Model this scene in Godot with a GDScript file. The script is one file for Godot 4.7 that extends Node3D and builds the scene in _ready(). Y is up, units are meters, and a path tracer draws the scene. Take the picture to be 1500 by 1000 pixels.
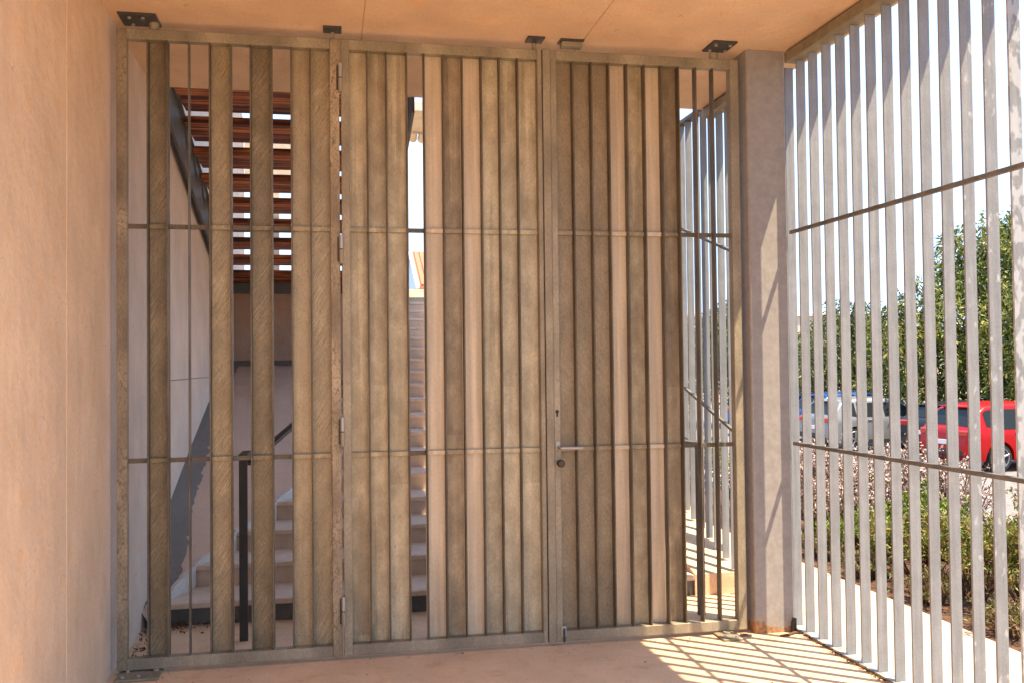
extends Node3D

# ---------------------------------------------------------------- shared state
var M := {}
var mesh_cache := {}
var rng := RandomNumberGenerator.new()
var used := {}

const GZ := -5.5          # front face of the gate
const CEIL := 3.575       # underside of the slab
const FX := 2.83          # inner edge of the fence slats

# ---------------------------------------------------------------- naming helpers
func numbered(n: String) -> String:
	if not used.has(n):
		used[n] = 0
		return n
	used[n] += 1
	return "%s_%03d" % [n, used[n]]

func tag(o: Node, label: String, category := "", group := "", kind := "") -> Node:
	o.set_meta("label", label)
	if category != "":
		o.set_meta("category", category)
	if group != "":
		o.set_meta("group", group)
	if kind != "":
		o.set_meta("kind", kind)
	return o

func thing(called: String, at: Vector3, label: String, category: String, group := "") -> Node3D:
	var o := Node3D.new()
	o.name = numbered(called)
	add_child(o)
	o.position = at
	tag(o, label, category, group)
	return o

func put(parent: Node, called: String, mesh: Mesh, mat: Material, at := Vector3.ZERO) -> MeshInstance3D:
	var o := MeshInstance3D.new()
	o.name = numbered(called) if parent == self else called
	o.mesh = mesh
	o.material_override = mat
	o.cast_shadow = GeometryInstance3D.SHADOW_CASTING_SETTING_ON
	parent.add_child(o, true)
	o.position = at
	return o

# ---------------------------------------------------------------- mesh helpers
func quad(st: SurfaceTool, p: Array, n: Vector3, uv: Array) -> void:
	var idx := [0, 1, 2, 0, 2, 3] if p.size() == 4 else [0, 1, 2]
	var flip: bool = (p[1] - p[0]).cross(p[2] - p[0]).dot(n) > 0.0
	for k in range(0, idx.size(), 3):
		var t := [idx[k], idx[k + 2], idx[k + 1]] if flip else [idx[k], idx[k + 1], idx[k + 2]]
		for i in t:
			st.set_normal(n)
			st.set_uv(uv[i])
			st.add_vertex(p[i])

func uvof(p: Vector3, n: Vector3, o: Vector2) -> Vector2:
	var a := n.abs()
	if a.x >= a.y and a.x >= a.z:
		return Vector2(p.z, -p.y) + o
	if a.y >= a.z:
		return Vector2(p.x, p.z) + o
	return Vector2(p.x, -p.y) + o

# a box with chamfered edges; texture coordinates in metres, shifted by a variant
func box_mesh(s: Vector3, b: float, variant: int) -> ArrayMesh:
	var key := "%.4f_%.4f_%.4f_%.4f_%d" % [s.x, s.y, s.z, b, variant]
	if mesh_cache.has(key):
		return mesh_cache[key]
	var o := Vector2(fmod(variant * 0.37 + 0.11, 1.0), fmod(variant * 0.713, 1.0) * 2.0)
	var st := SurfaceTool.new()
	st.begin(Mesh.PRIMITIVE_TRIANGLES)
	var h := s * 0.5
	b = minf(b, minf(h.x, minf(h.y, h.z)) * 0.9)
	var ax := [Vector3.RIGHT, Vector3.UP, Vector3.BACK]
	for i in 3:
		var j := (i + 1) % 3
		var k := (i + 2) % 3
		for sg in [-1.0, 1.0]:
			var n: Vector3 = ax[i] * sg
			var ps := []
			var us := []
			for c in [[-1, -1], [1, -1], [1, 1], [-1, 1]]:
				var p: Vector3 = n * h[i] + ax[j] * (h[j] - b) * c[0] + ax[k] * (h[k] - b) * c[1]
				ps.append(p)
				us.append(uvof(p, n, o))
			quad(st, ps, n, us)
		# edges along axis i
		if b > 0.0:
			for sj in [-1.0, 1.0]:
				for sk in [-1.0, 1.0]:
					var n2: Vector3 = (ax[j] * sj + ax[k] * sk).normalized()
					var pe := []
					var ue := []
					for c in [[-1, 0], [1, 0], [1, 1], [-1, 1]]:
						var p2: Vector3 = ax[i] * (h[i] - b) * c[0]
						if c[1] == 0:
							p2 += ax[j] * sj * h[j] + ax[k] * sk * (h[k] - b)
						else:
							p2 += ax[j] * sj * (h[j] - b) + ax[k] * sk * h[k]
						pe.append(p2)
						ue.append(uvof(p2, ax[j] * sj, o))
					quad(st, pe, n2, ue)
	if b > 0.0:
		for sx in [-1.0, 1.0]:
			for sy in [-1.0, 1.0]:
				for sz in [-1.0, 1.0]:
					var pc := [Vector3(sx * h.x, sy * (h.y - b), sz * (h.z - b)), Vector3(sx * (h.x - b), sy * h.y, sz * (h.z - b)), Vector3(sx * (h.x - b), sy * (h.y - b), sz * h.z)]
					quad(st, pc, Vector3(sx, sy, sz).normalized(), [o, o, o])
	st.generate_tangents()
	var m := st.commit()
	mesh_cache[key] = m
	return m

func bx(parent: Node, called: String, mat: Material, x0: float, x1: float, y0: float, y1: float, z0: float, z1: float, b := 0.002, variant := 0) -> MeshInstance3D:
	var c := Vector3((x0 + x1) * 0.5, (y0 + y1) * 0.5, (z0 + z1) * 0.5)
	var base := Vector3.ZERO
	var q: Node = parent
	while q != self:
		base += (q as Node3D).position
		q = q.get_parent()
	return put(parent, called, box_mesh(Vector3(absf(x1 - x0), absf(y1 - y0), absf(z1 - z0)), b, variant), mat, c - base)

# prism: outline in a plane spanned by e1, e2, pushed along e3
func prism_mesh(pts: PackedVector2Array, d0: float, d1: float, e1: Vector3, e2: Vector3, e3: Vector3, o := Vector2.ZERO) -> ArrayMesh:
	var st := SurfaceTool.new()
	st.begin(Mesh.PRIMITIVE_TRIANGLES)
	var tri := Geometry2D.triangulate_polygon(pts)
	for side in [0, 1]:
		var d: float = d0 if side == 0 else d1
		var n: Vector3 = e3 * (-1.0 if side == 0 else 1.0) * signf(d1 - d0)
		for t in range(0, tri.size(), 3):
			var ps := []
			var us := []
			for k in 3:
				var q := pts[tri[t + k]]
				ps.append(e1 * q.x + e2 * q.y + e3 * d)
				us.append(q + o)
			quad(st, ps, n, us)
	var area := 0.0
	for i in pts.size():
		area += pts[i].cross(pts[(i + 1) % pts.size()])
	for i in pts.size():
		var a := pts[i]
		var c := pts[(i + 1) % pts.size()]
		var t2 := (c - a).normalized()
		var n2 := Vector2(t2.y, -t2.x) * signf(area)
		var run := float(i) * 0.31
		quad(st, [e1 * a.x + e2 * a.y + e3 * d0, e1 * c.x + e2 * c.y + e3 * d0, e1 * c.x + e2 * c.y + e3 * d1, e1 * a.x + e2 * a.y + e3 * d1], e1 * n2.x + e2 * n2.y, [Vector2(run, d0), Vector2(run + a.distance_to(c), d0), Vector2(run + a.distance_to(c), d1), Vector2(run, d1)])
	st.generate_tangents()
	return st.commit()

func tube_into(st: SurfaceTool, pts: Array, radii: Array, seg := 8, cap := true) -> void:
	var rings := []
	for i in pts.size():
		var d: Vector3
		if i == 0:
			d = pts[1] - pts[0]
		elif i == pts.size() - 1:
			d = pts[i] - pts[i - 1]
		else:
			d = pts[i + 1] - pts[i - 1]
		d = d.normalized()
		var u := d.cross(Vector3(0.31, 0.2, 0.93)).normalized()
		var v := d.cross(u)
		var ring := []
		for k in seg:
			var a := TAU * k / seg
			ring.append([pts[i] + (u * cos(a) + v * sin(a)) * radii[i], u * cos(a) + v * sin(a)])
		rings.append(ring)
	for i in range(rings.size() - 1):
		for k in seg:
			var k2 := (k + 1) % seg
			var c := [rings[i][k], rings[i][k2], rings[i + 1][k2], rings[i + 1][k]]
			var order := [0, 1, 2, 0, 2, 3]
			var nn: Vector3 = c[0][1] + c[1][1]
			if (c[1][0] - c[0][0]).cross(c[2][0] - c[0][0]).dot(nn) > 0.0:
				order = [0, 2, 1, 0, 3, 2]
			for q in order:
				st.set_normal(c[q][1])
				st.set_uv(Vector2(float(k) / seg * 0.2, c[q][0].y))
				st.add_vertex(c[q][0])
	if cap:
		for e in [0, rings.size() - 1]:
			var n: Vector3 = (pts[0] - pts[1]).normalized() if e == 0 else (pts[e] - pts[e - 1]).normalized()
			for k in seg:
				quad(st, [pts[e], rings[e][k][0], rings[e][(k + 1) % seg][0]], n, [Vector2.ZERO, Vector2.ZERO, Vector2.ZERO])

func tube(pts: Array, radii: Array, seg := 10) -> ArrayMesh:
	var st := SurfaceTool.new()
	st.begin(Mesh.PRIMITIVE_TRIANGLES)
	tube_into(st, pts, radii, seg)
	return st.commit()

# loose leaves as folded diamonds, gathered into one mesh
class Leaves:
	var v := PackedVector3Array()
	var n := PackedVector3Array()
	var c := PackedColorArray()
	func leaf(p: Vector3, d: Vector3, side: Vector3, l: float, w: float, col: Color) -> void:
		var m := p + d * l * 0.45
		var q := p + d * l
		var up := d.cross(side).normalized()
		var a := m + side * w * 0.5 + up * w * 0.18
		var b := m - side * w * 0.5 + up * w * 0.18
		v.append_array(PackedVector3Array([p, a, q, p, q, b]))
		var n1 := (q - p).cross(a - p).normalized()
		var n2 := (b - p).cross(q - p).normalized()
		n.append_array(PackedVector3Array([n1, n1, n1, n2, n2, n2]))
		c.append_array(PackedColorArray([col, col, col, col, col, col]))
	func mesh() -> ArrayMesh:
		var arr := []
		arr.resize(Mesh.ARRAY_MAX)
		arr[Mesh.ARRAY_VERTEX] = v
		arr[Mesh.ARRAY_NORMAL] = n
		arr[Mesh.ARRAY_COLOR] = c
		var m := ArrayMesh.new()
		m.add_surface_from_arrays(Mesh.PRIMITIVE_TRIANGLES, arr)
		return m

func rdir() -> Vector3:
	var z := rng.randf_range(-1, 1)
	var a := rng.randf_range(0, TAU)
	var r := sqrt(1 - z * z)
	return Vector3(r * cos(a), z, r * sin(a))

# ---------------------------------------------------------------- textures
func nz(w: int, h: int, sd: int, freq: float, octaves := 4, type := FastNoiseLite.TYPE_SIMPLEX_SMOOTH, ret := FastNoiseLite.RETURN_DISTANCE) -> PackedByteArray:
	var n := FastNoiseLite.new()
	n.seed = sd
	n.noise_type = type
	n.frequency = freq
	n.fractal_octaves = octaves
	n.cellular_return_type = ret
	var img := n.get_seamless_image(w, h, false, false, 0.12, true)
	img.convert(Image.FORMAT_L8)
	return img.get_data()

# noise drawn out along y by the factor s
func streak(w: int, h: int, sd: int, freq: float, s: int, octaves := 3) -> PackedByteArray:
	var n := FastNoiseLite.new()
	n.seed = sd
	n.frequency = freq
	n.fractal_octaves = octaves
	var img := n.get_seamless_image(w, maxi(4, h / s), false, false, 0.12, true)
	img.convert(Image.FORMAT_L8)
	img.resize(w, h, Image.INTERPOLATE_CUBIC)
	return img.get_data()

func to_tex(w: int, h: int, data: PackedByteArray) -> ImageTexture:
	var img := Image.create_from_data(w, h, false, Image.FORMAT_RGB8, data)
	img.generate_mipmaps()
	return ImageTexture.create_from_image(img)

func normal_tex(w: int, h: int, l: PackedByteArray, k: float) -> ImageTexture:
	var img := Image.create_from_data(w, h, false, Image.FORMAT_L8, l)
	img.convert(Image.FORMAT_RGBA8)
	img.bump_map_to_normal_map(k)
	img.generate_mipmaps()
	return ImageTexture.create_from_image(img)

func u8(f: float) -> int:
	return clampi(int(f * 255.0), 0, 255)

# stains, pores and hair cracks on lime render: tints around white
func plaster_tex(sd: int, runs: float, tint: Color) -> ImageTexture:
	var w := 1024
	var a := nz(w, w, sd, 0.004, 5)
	var b := nz(w, w, sd + 1, 0.10, 3)
	var c := streak(w, w, sd + 2, 0.025, 12)
	var d := nz(w, w, sd + 3, 0.011, 4)
	var e := nz(w, w, sd + 4, 0.0065, 3)
	var out := PackedByteArray()
	out.resize(w * w * 3)
	for i in w * w:
		var s := c[i] / 255.0 - 0.5
		var t := clampf((d[i] / 255.0 - 0.60) * 3.0, 0.0, 1.0) * 0.8
		var v := 0.89 + (a[i] / 255.0 - 0.5) * 0.09 + (b[i] / 255.0 - 0.5) * 0.07 + s * runs
		if s > 0.33 and runs > 0.0 and d[i] > 150:
			v -= 0.035
		if b[i] > 228:
			v *= 0.86
		var cr := absf(e[i] / 255.0 - 0.5)
		if cr < 0.0042 and a[i] > 140:
			v *= 0.88
		out[i * 3] = u8(v * lerpf(1.0, tint.r, t))
		out[i * 3 + 1] = u8(v * lerpf(1.0, tint.g, t))
		out[i * 3 + 2] = u8(v * lerpf(1.0, tint.b, t))
	return to_tex(w, w, out)

# galvanised sheet gone dull: kind 0 cross-hatched with wire brush strokes, 1 cloudy and streaked, 2 pitted
func sheet_tex(sd: int, kind: int, ca: Color, cb: Color, slant: int) -> ImageTexture:
	var w := 256
	var h := 1024
	var cl := nz(w, h, sd, 0.006, 4)
	var md := nz(w, h, sd + 5, 0.02, 4)
	var fn := nz(w, h, sd + 1, 0.13, 3)
	var sk := streak(w, h, sd + 2, 0.34, 14, 2)
	var sv := streak(w, h, sd + 3, 0.035, 20, 3)
	var dr := nz(w, 16, sd + 6, 0.05, 2)
	var out := PackedByteArray()
	out.resize(w * h * 3)
	for y in h:
		var sh := (y * slant * 9) / 8
		for x in w:
			var i := y * w + x
			var xs := posmod(x + sh, w)
			var hatch := sk[y * w + xs] / 255.0 - 0.5
			var c := cl[i] / 255.0 - 0.5
			var m := md[i] / 255.0 - 0.5
			var f := fn[i] / 255.0 - 0.5
			var v := sv[i] / 255.0 - 0.5
			# dried runs with their own edge
			var run := 1.0 if (y + 400) % 1024 < 160 + dr[x] * 2 else 0.0
			var t := 0.5
			var k := 1.0
			if kind == 0:
				var amt := clampf(0.55 + c * 1.6, 0.1, 1.0)
				if slant < 0:
					amt *= 0.4
				t += c * 0.35 + m * 0.30 + hatch * 0.85 * amt
				k = 0.97 + hatch * 0.26 * amt + f * 0.20
				if f > 0.36:
					k *= 0.75
			elif kind == 1:
				t += c * 0.7 + v * 0.18 + m * 0.75 + (run - 0.5) * 0.28
				k = 0.97 + f * 0.13 + v * 0.05
				if m > 0.10 and m < 0.115:
					k *= 0.88
				if f > 0.40 and m < 0.0:
					k *= 0.74
			elif kind == 3:
				t += c * 0.8 + v * 0.8
				k = 0.97 + f * 0.07 + v * 0.10
				if f > 0.42:
					k *= 0.84
			else:
				t += c * 0.4 + m * 0.4 + (run - 0.5) * 0.12
				k = 0.97 + f * 0.18 + v * 0.06
				if f > 0.28:
					k *= 0.72
			t = clampf(t, 0.0, 1.0)
			out[i * 3] = u8(lerpf(ca.r, cb.r, t) * k)
			out[i * 3 + 1] = u8(lerpf(ca.g, cb.g, t) * k)
			out[i * 3 + 2] = u8(lerpf(ca.b, cb.b, t) * k)
	return to_tex(w, h, out)

# frame tube: zinc with curled, leopard-like weathering patches
func frame_tex(sd: int, ca: Color, cb: Color, amount: float) -> ImageTexture:
	var w := 256
	var h := 1024
	var ce := nz(w, h, sd, 0.05, 2, FastNoiseLite.TYPE_SIMPLEX_SMOOTH)
	var cl := nz(w, h, sd + 1, 0.007, 3)
	var fn := nz(w, h, sd + 2, 0.12, 3)
	var out := PackedByteArray()
	out.resize(w * h * 3)
	for i in w * h:
		var e := absf(ce[i] / 255.0 - 0.52)
		var c := cl[i] / 255.0
		var f := fn[i] / 255.0
		var on := clampf((c - 0.25) * 2.0, 0.0, 1.0)
		var ring := 1.0 - clampf((e - 0.02) * 22.0, 0.0, 1.0)
		var t := clampf(0.55 + (c - 0.5) * 0.7 - ring * on * amount + (f - 0.5) * 0.12, 0.0, 1.0)
		var k := 0.97 + 0.10 * (f - 0.5)
		out[i * 3] = u8(lerpf(ca.r, cb.r, t) * k)
		out[i * 3 + 1] = u8(lerpf(ca.g, cb.g, t) * k)
		out[i * 3 + 2] = u8(lerpf(ca.b, cb.b, t) * k)
	return to_tex(w, h, out)

# fence slat: light zinc with flaky pale patches
func slat_tex(sd: int, patch: float) -> ImageTexture:
	var w := 128
	var h := 1024
	var cl := nz(w, h, sd, 0.012, 3)
	var pt := streak(w, h, sd + 1, 0.03, 2, 3)
	var fn := nz(w, h, sd + 2, 0.15, 2)
	var sv := streak(w, h, sd + 3, 0.06, 30, 2)
	var out := PackedByteArray()
	out.resize(w * h * 3)
	for i in w * h:
		var c := cl[i] / 255.0
		var t := clampf((pt[i] / 255.0 - (1.0 - patch)) * 7.0, 0.0, 1.0)
		var k := 0.545 + (c - 0.5) * 0.05 + (fn[i] / 255.0 - 0.5) * 0.05 + (sv[i] / 255.0 - 0.5) * 0.07
		k = lerpf(k, 0.80, t * 0.6)
		out[i * 3] = u8(k * 0.985)
		out[i * 3 + 1] = u8(k * 0.99)
		out[i * 3 + 2] = u8(k)
	return to_tex(w, h, out)

func wood_tex(sd: int) -> ImageTexture:
	var w := 256
	var h := 512   # grain runs along v
	var g := streak(w, h, sd, 0.035, 14, 4)
	var f := streak(w, h, sd + 1, 0.2, 26, 2)
	var k := nz(w, h, sd + 2, 0.01, 3)
	var out := PackedByteArray()
	out.resize(w * h * 3)
	var ca := Color(0.27, 0.11, 0.06)
	var cb := Color(0.80, 0.48, 0.25)
	for i in w * h:
		var t := clampf((g[i] / 255.0 - 0.5) * 1.7 + 0.45 + (f[i] / 255.0 - 0.5) * 0.5 + (k[i] / 255.0 - 0.5) * 0.5, 0.0, 1.0)
		out[i * 3] = u8(lerpf(ca.r, cb.r, t))
		out[i * 3 + 1] = u8(lerpf(ca.g, cb.g, t))
		out[i * 3 + 2] = u8(lerpf(ca.b, cb.b, t))
	var img := Image.create_from_data(w, h, false, Image.FORMAT_RGB8, out)
	img.rotate_90(CLOCKWISE)   # grain along the board
	img.generate_mipmaps()
	return ImageTexture.create_from_image(img)

# grey column paint, rusted through along the foot (v = 0 at the top, 1 at the foot of 3.6 m)
func column_tex() -> ImageTexture:
	var w := 256
	var h := 1024
	var a := nz(w, h, 71, 0.03, 5)
	var b := nz(w, h, 72, 0.09, 3)
	var c := nz(w, h, 73, 0.02, 4)
	var out := PackedByteArray()
	out.resize(w * h * 3)
	for y in h:
		for x in w:
			var i := y * w + x
			var t := a[i] / 255.0
			var f := b[i] / 255.0
			var k := 0.96 + (t - 0.5) * 0.10 + (f - 0.5) * 0.08
			var r := 0.60 * k
			var g := 0.58 * k
			var bl := 0.565 * k
			var edge := float(h - y) / h * 3.6 - 0.05 - (c[i] / 255.0 - 0.5) * 0.10
			if edge < 0.0 or (edge < 0.05 and f > 0.68):
				r = lerpf(0.46, 0.72, f)
				g = lerpf(0.32, 0.56, f)
				bl = lerpf(0.20, 0.40, f)
			out[i * 3] = u8(r)
			out[i * 3 + 1] = u8(g)
			out[i * 3 + 2] = u8(bl)
	return to_tex(w, h, out)

func ground_tex(sd: int, ca: Color, cb: Color, contrast: float) -> ImageTexture:
	var w := 512
	var a := nz(w, w, sd, 0.02, 5)
	var b := nz(w, w, sd + 1, 0.25, 2)
	var out := PackedByteArray()
	out.resize(w * w * 3)
	for i in w * w:
		var t := clampf(0.5 + (a[i] / 255.0 - 0.5) * contrast + (b[i] / 255.0 - 0.5) * contrast, 0.0, 1.0)
		out[i * 3] = u8(lerpf(ca.r, cb.r, t))
		out[i * 3 + 1] = u8(lerpf(ca.g, cb.g, t))
		out[i * 3 + 2] = u8(lerpf(ca.b, cb.b, t))
	return to_tex(w, w, out)

func srgb(r: float, g: float, b: float) -> Color:
	return Color(r, g, b).linear_to_srgb()

func mat(col: Color, rough := 0.85, metal := 0.0, tex: Texture2D = null, uv := Vector3.ONE, tri := false) -> StandardMaterial3D:
	var m := StandardMaterial3D.new()
	m.albedo_color = col
	m.roughness = rough
	m.metallic = metal
	if tex:
		m.albedo_texture = tex
	m.uv1_scale = uv
	if tri:
		m.uv1_triplanar = true
		m.uv1_world_triplanar = true
	return m

func with_normal(m: StandardMaterial3D, t: Texture2D, k: float) -> StandardMaterial3D:
	m.normal_enabled = true
	m.normal_texture = t
	m.normal_scale = k
	return m

func build_materials() -> void:
	var pl := plaster_tex(11, 0.030, Color(1.0, 0.955, 0.89))
	var pc := plaster_tex(21, 0.0, Color(1.0, 0.95, 0.88))
	var pf := plaster_tex(31, 0.0, Color(0.92, 0.89, 0.86))
	var bump := normal_tex(512, 512, nz(512, 512, 41, 0.03, 5), 3.0)
	var fineb := normal_tex(256, 256, nz(256, 256, 42, 0.08, 4), 2.5)
	var s := Vector3(0.42, 0.42, 0.42)
	M.wall = with_normal(mat(srgb(0.87, 0.64, 0.43), 0.9, 0.0, pl, s, true), bump, 0.35)
	M.joint = with_normal(mat(srgb(0.62, 0.30, 0.13), 0.95, 0.0, pl, s, true), bump, 0.3)
	M.wall_pale = with_normal(mat(srgb(0.88, 0.70, 0.56), 0.9, 0.0, pl, s, true), bump, 0.3)
	M.rear = with_normal(mat(srgb(0.76, 0.52, 0.38), 0.9, 0.0, pl, s, true), bump, 0.4)
	M.ceiling = with_normal(mat(srgb(0.89, 0.62, 0.41), 0.85, 0.0, pc, s, true), bump, 0.25)
	M.floor = with_normal(mat(srgb(0.90, 0.61, 0.385), 0.75, 0.0, pf, Vector3(0.5, 0.5, 0.5), true), bump, 0.3)
	M.path = with_normal(mat(srgb(0.74, 0.58, 0.45), 0.85, 0.0, pf, Vector3(0.6, 0.6, 0.6), true), bump, 0.3)
	M.step = with_normal(mat(srgb(0.76, 0.575, 0.44), 0.85, 0.0, pc, Vector3(0.7, 0.7, 0.7), true), bump, 0.35)
	M.tread = with_normal(mat(srgb(0.80, 0.62, 0.49), 0.85, 0.0, pf, Vector3(0.7, 0.7, 0.7), true), bump, 0.3)
	M.mortar = with_normal(mat(srgb(0.80, 0.73, 0.65), 0.95, 0.0, pf, Vector3(2, 2, 2), true), fineb, 0.6)
	M.cement = with_normal(mat(srgb(0.27, 0.24, 0.21), 0.95, 0.0, pf, Vector3(1.3, 1.3, 1.3), true), fineb, 0.6)
	M.cream = with_normal(mat(srgb(0.72, 0.60, 0.48), 0.9, 0.0, pl, s, true), bump, 0.3)
	# zinc sheet and frames
	var su := Vector3(2.0, 0.28, 1.0)
	var metal_n := normal_tex(256, 256, nz(256, 256, 43, 0.06, 4), 2.0)
	M.sheets = []
	var defs := [
		[101, 0, Color(0.394, 0.351, 0.275), Color(0.652, 0.589, 0.467), 1],
		[111, 0, Color(0.503, 0.451, 0.352), Color(0.772, 0.698, 0.562), 1],
		[121, 1, Color(0.632, 0.577, 0.469), Color(0.839, 0.781, 0.651), 1],
		[131, 1, Color(0.596, 0.536, 0.430), Color(0.783, 0.722, 0.591), 1],
		[141, 0, Color(0.487, 0.435, 0.349), Color(0.742, 0.670, 0.548), -1],
		[151, 2, Color(0.593, 0.530, 0.423), Color(0.782, 0.708, 0.571), 1],
		[161, 1, Color(0.512, 0.456, 0.368), Color(0.726, 0.649, 0.528), 1],
		[171, 3, Color(0.785, 0.715, 0.608), Color(0.866, 0.795, 0.683), 1],
		[181, 1, Color(0.655, 0.605, 0.497), Color(0.836, 0.783, 0.659), 1],
	]
	for d in defs:
		var m := mat(Color(1, 1, 1), 0.52, 0.3, sheet_tex(d[0], d[1], d[2], d[3], d[4]), su)
		with_normal(m, metal_n, 0.25)
		M.sheets.append(m)
	M.frame = with_normal(mat(Color(1, 1, 1), 0.6, 0.2, frame_tex(201, Color(0.46, 0.425, 0.36), Color(0.70, 0.655, 0.56), 0.18), su), metal_n, 0.25)
	M.frame_spot = with_normal(mat(Color(1, 1, 1), 0.6, 0.15, frame_tex(211, Color(0.38, 0.33, 0.26), Color(0.76, 0.685, 0.565), 0.45), su), metal_n, 0.3)
	M.bar = with_normal(mat(Color(0.86, 0.85, 0.83), 0.6, 0.2, frame_tex(221, Color(0.36, 0.325, 0.275), Color(0.60, 0.555, 0.48), 0.1), su), metal_n, 0.2)
	M.slats = []
	for q in [[301, 0.05], [311, 0.10], [321, 0.26], [331, 0.58]]:
		M.slats.append(with_normal(mat(Color(1, 1, 1), 0.55, 0.1, slat_tex(q[0], q[1]), Vector3(4.0, 0.5, 1.0)), metal_n, 0.15))
	M.rail = with_normal(mat(srgb(0.24, 0.22, 0.20), 0.6, 0.2, frame_tex(231, Color(0.7, 0.7, 0.7), Color(1, 1, 1), 0.1), su), metal_n, 0.2)
	M.column = with_normal(mat(Color(1, 1, 1), 0.7, 0.0, column_tex(), Vector3.ONE), fineb, 0.1)
	M.dark_steel = with_normal(mat(srgb(0.085, 0.080, 0.075), 0.55, 0.2, frame_tex(241, Color(0.7, 0.7, 0.7), Color(1, 1, 1), 0.1), su), metal_n, 0.2)
	M.grey_steel = with_normal(mat(srgb(0.17, 0.165, 0.155), 0.55, 0.2, frame_tex(251, Color(0.72, 0.72, 0.72), Color(1, 1, 1), 0.1), su), metal_n, 0.2)
	M.black = mat(srgb(0.012, 0.011, 0.010), 0.6)
	M.zinc = with_normal(mat(srgb(0.42, 0.41, 0.39), 0.45, 0.5), metal_n, 0.2)
	M.brown_steel = with_normal(mat(srgb(0.13, 0.095, 0.07), 0.7, 0.1, frame_tex(261, Color(0.6, 0.6, 0.6), Color(1, 1, 1), 0.4), su), metal_n, 0.3)
	M.rust = with_normal(mat(srgb(0.17, 0.075, 0.035), 0.95, 0.0, pf, Vector3(4, 4, 4), true), fineb, 0.8)
	M.woods = []
	for q in [401, 411, 421]:
		M.woods.append(mat(Color(1, 1, 1), 0.55, 0.0, wood_tex(q), Vector3(0.5, 1.2, 1.0)))
	# outdoors
	M.asphalt = mat(srgb(0.30, 0.265, 0.245), 0.95, 0.0, ground_tex(501, Color(0.72, 0.72, 0.72), Color(1, 1, 1), 0.8), Vector3(0.4, 0.4, 0.4), true)
	M.soil = mat(Color(1, 1, 1), 1.0, 0.0, ground_tex(511, Color(0.20, 0.13, 0.09), Color(0.46, 0.33, 0.24), 1.6), Vector3(0.9, 0.9, 0.9), true)
	M.ground = mat(Color(1, 1, 1), 1.0, 0.0, ground_tex(521, Color(0.55, 0.48, 0.38), Color(0.68, 0.60, 0.49), 1.0), Vector3(0.15, 0.15, 0.15), true)
	M.leaf = mat(Color(1, 1, 1), 0.55)
	M.leaf.vertex_color_use_as_albedo = true
	M.leaf.backlight_enabled = true
	M.leaf.backlight = Color(0.45, 0.5, 0.2)
	M.dry = mat(Color(1, 1, 1), 0.9)
	M.dry.vertex_color_use_as_albedo = true
	M.bark = with_normal(mat(Color(1, 1, 1), 0.95, 0.0, ground_tex(531, Color(0.25, 0.17, 0.12), Color(0.48, 0.37, 0.28), 1.4), Vector3(1.5, 0.6, 1.5), true), fineb, 0.8)
	M.tile = with_normal(mat(srgb(0.62, 0.24, 0.13), 0.85, 0.0, pf, Vector3(0.6, 0.6, 0.6), true), bump, 0.4)
	M.white = mat(srgb(0.78, 0.76, 0.73), 0.8, 0.0, pf, Vector3(0.5, 0.5, 0.5), true)
	M.blue_panel = mat(srgb(0.28, 0.36, 0.55), 0.3)
	M.glass = mat(srgb(0.02, 0.025, 0.028), 0.06)
	M.glass.metallic_specular = 0.25
	M.tyre = mat(srgb(0.018, 0.018, 0.018), 0.9)
	M.rim = mat(srgb(0.30, 0.31, 0.33), 0.3, 0.8)
	M.trim = mat(srgb(0.02, 0.02, 0.021), 0.6)
	M.lamp_red = mat(srgb(0.45, 0.02, 0.02), 0.15)
	M.plate = mat(srgb(0.7, 0.7, 0.68), 0.4)

func paint(r: float, g: float, b: float, metal := 0.0) -> StandardMaterial3D:
	var m := mat(srgb(r, g, b), 0.35, metal)
	m.clearcoat_enabled = true
	m.clearcoat = 0.25
	m.clearcoat_roughness = 0.1
	m.metallic_specular = 0.25
	return m

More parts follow.
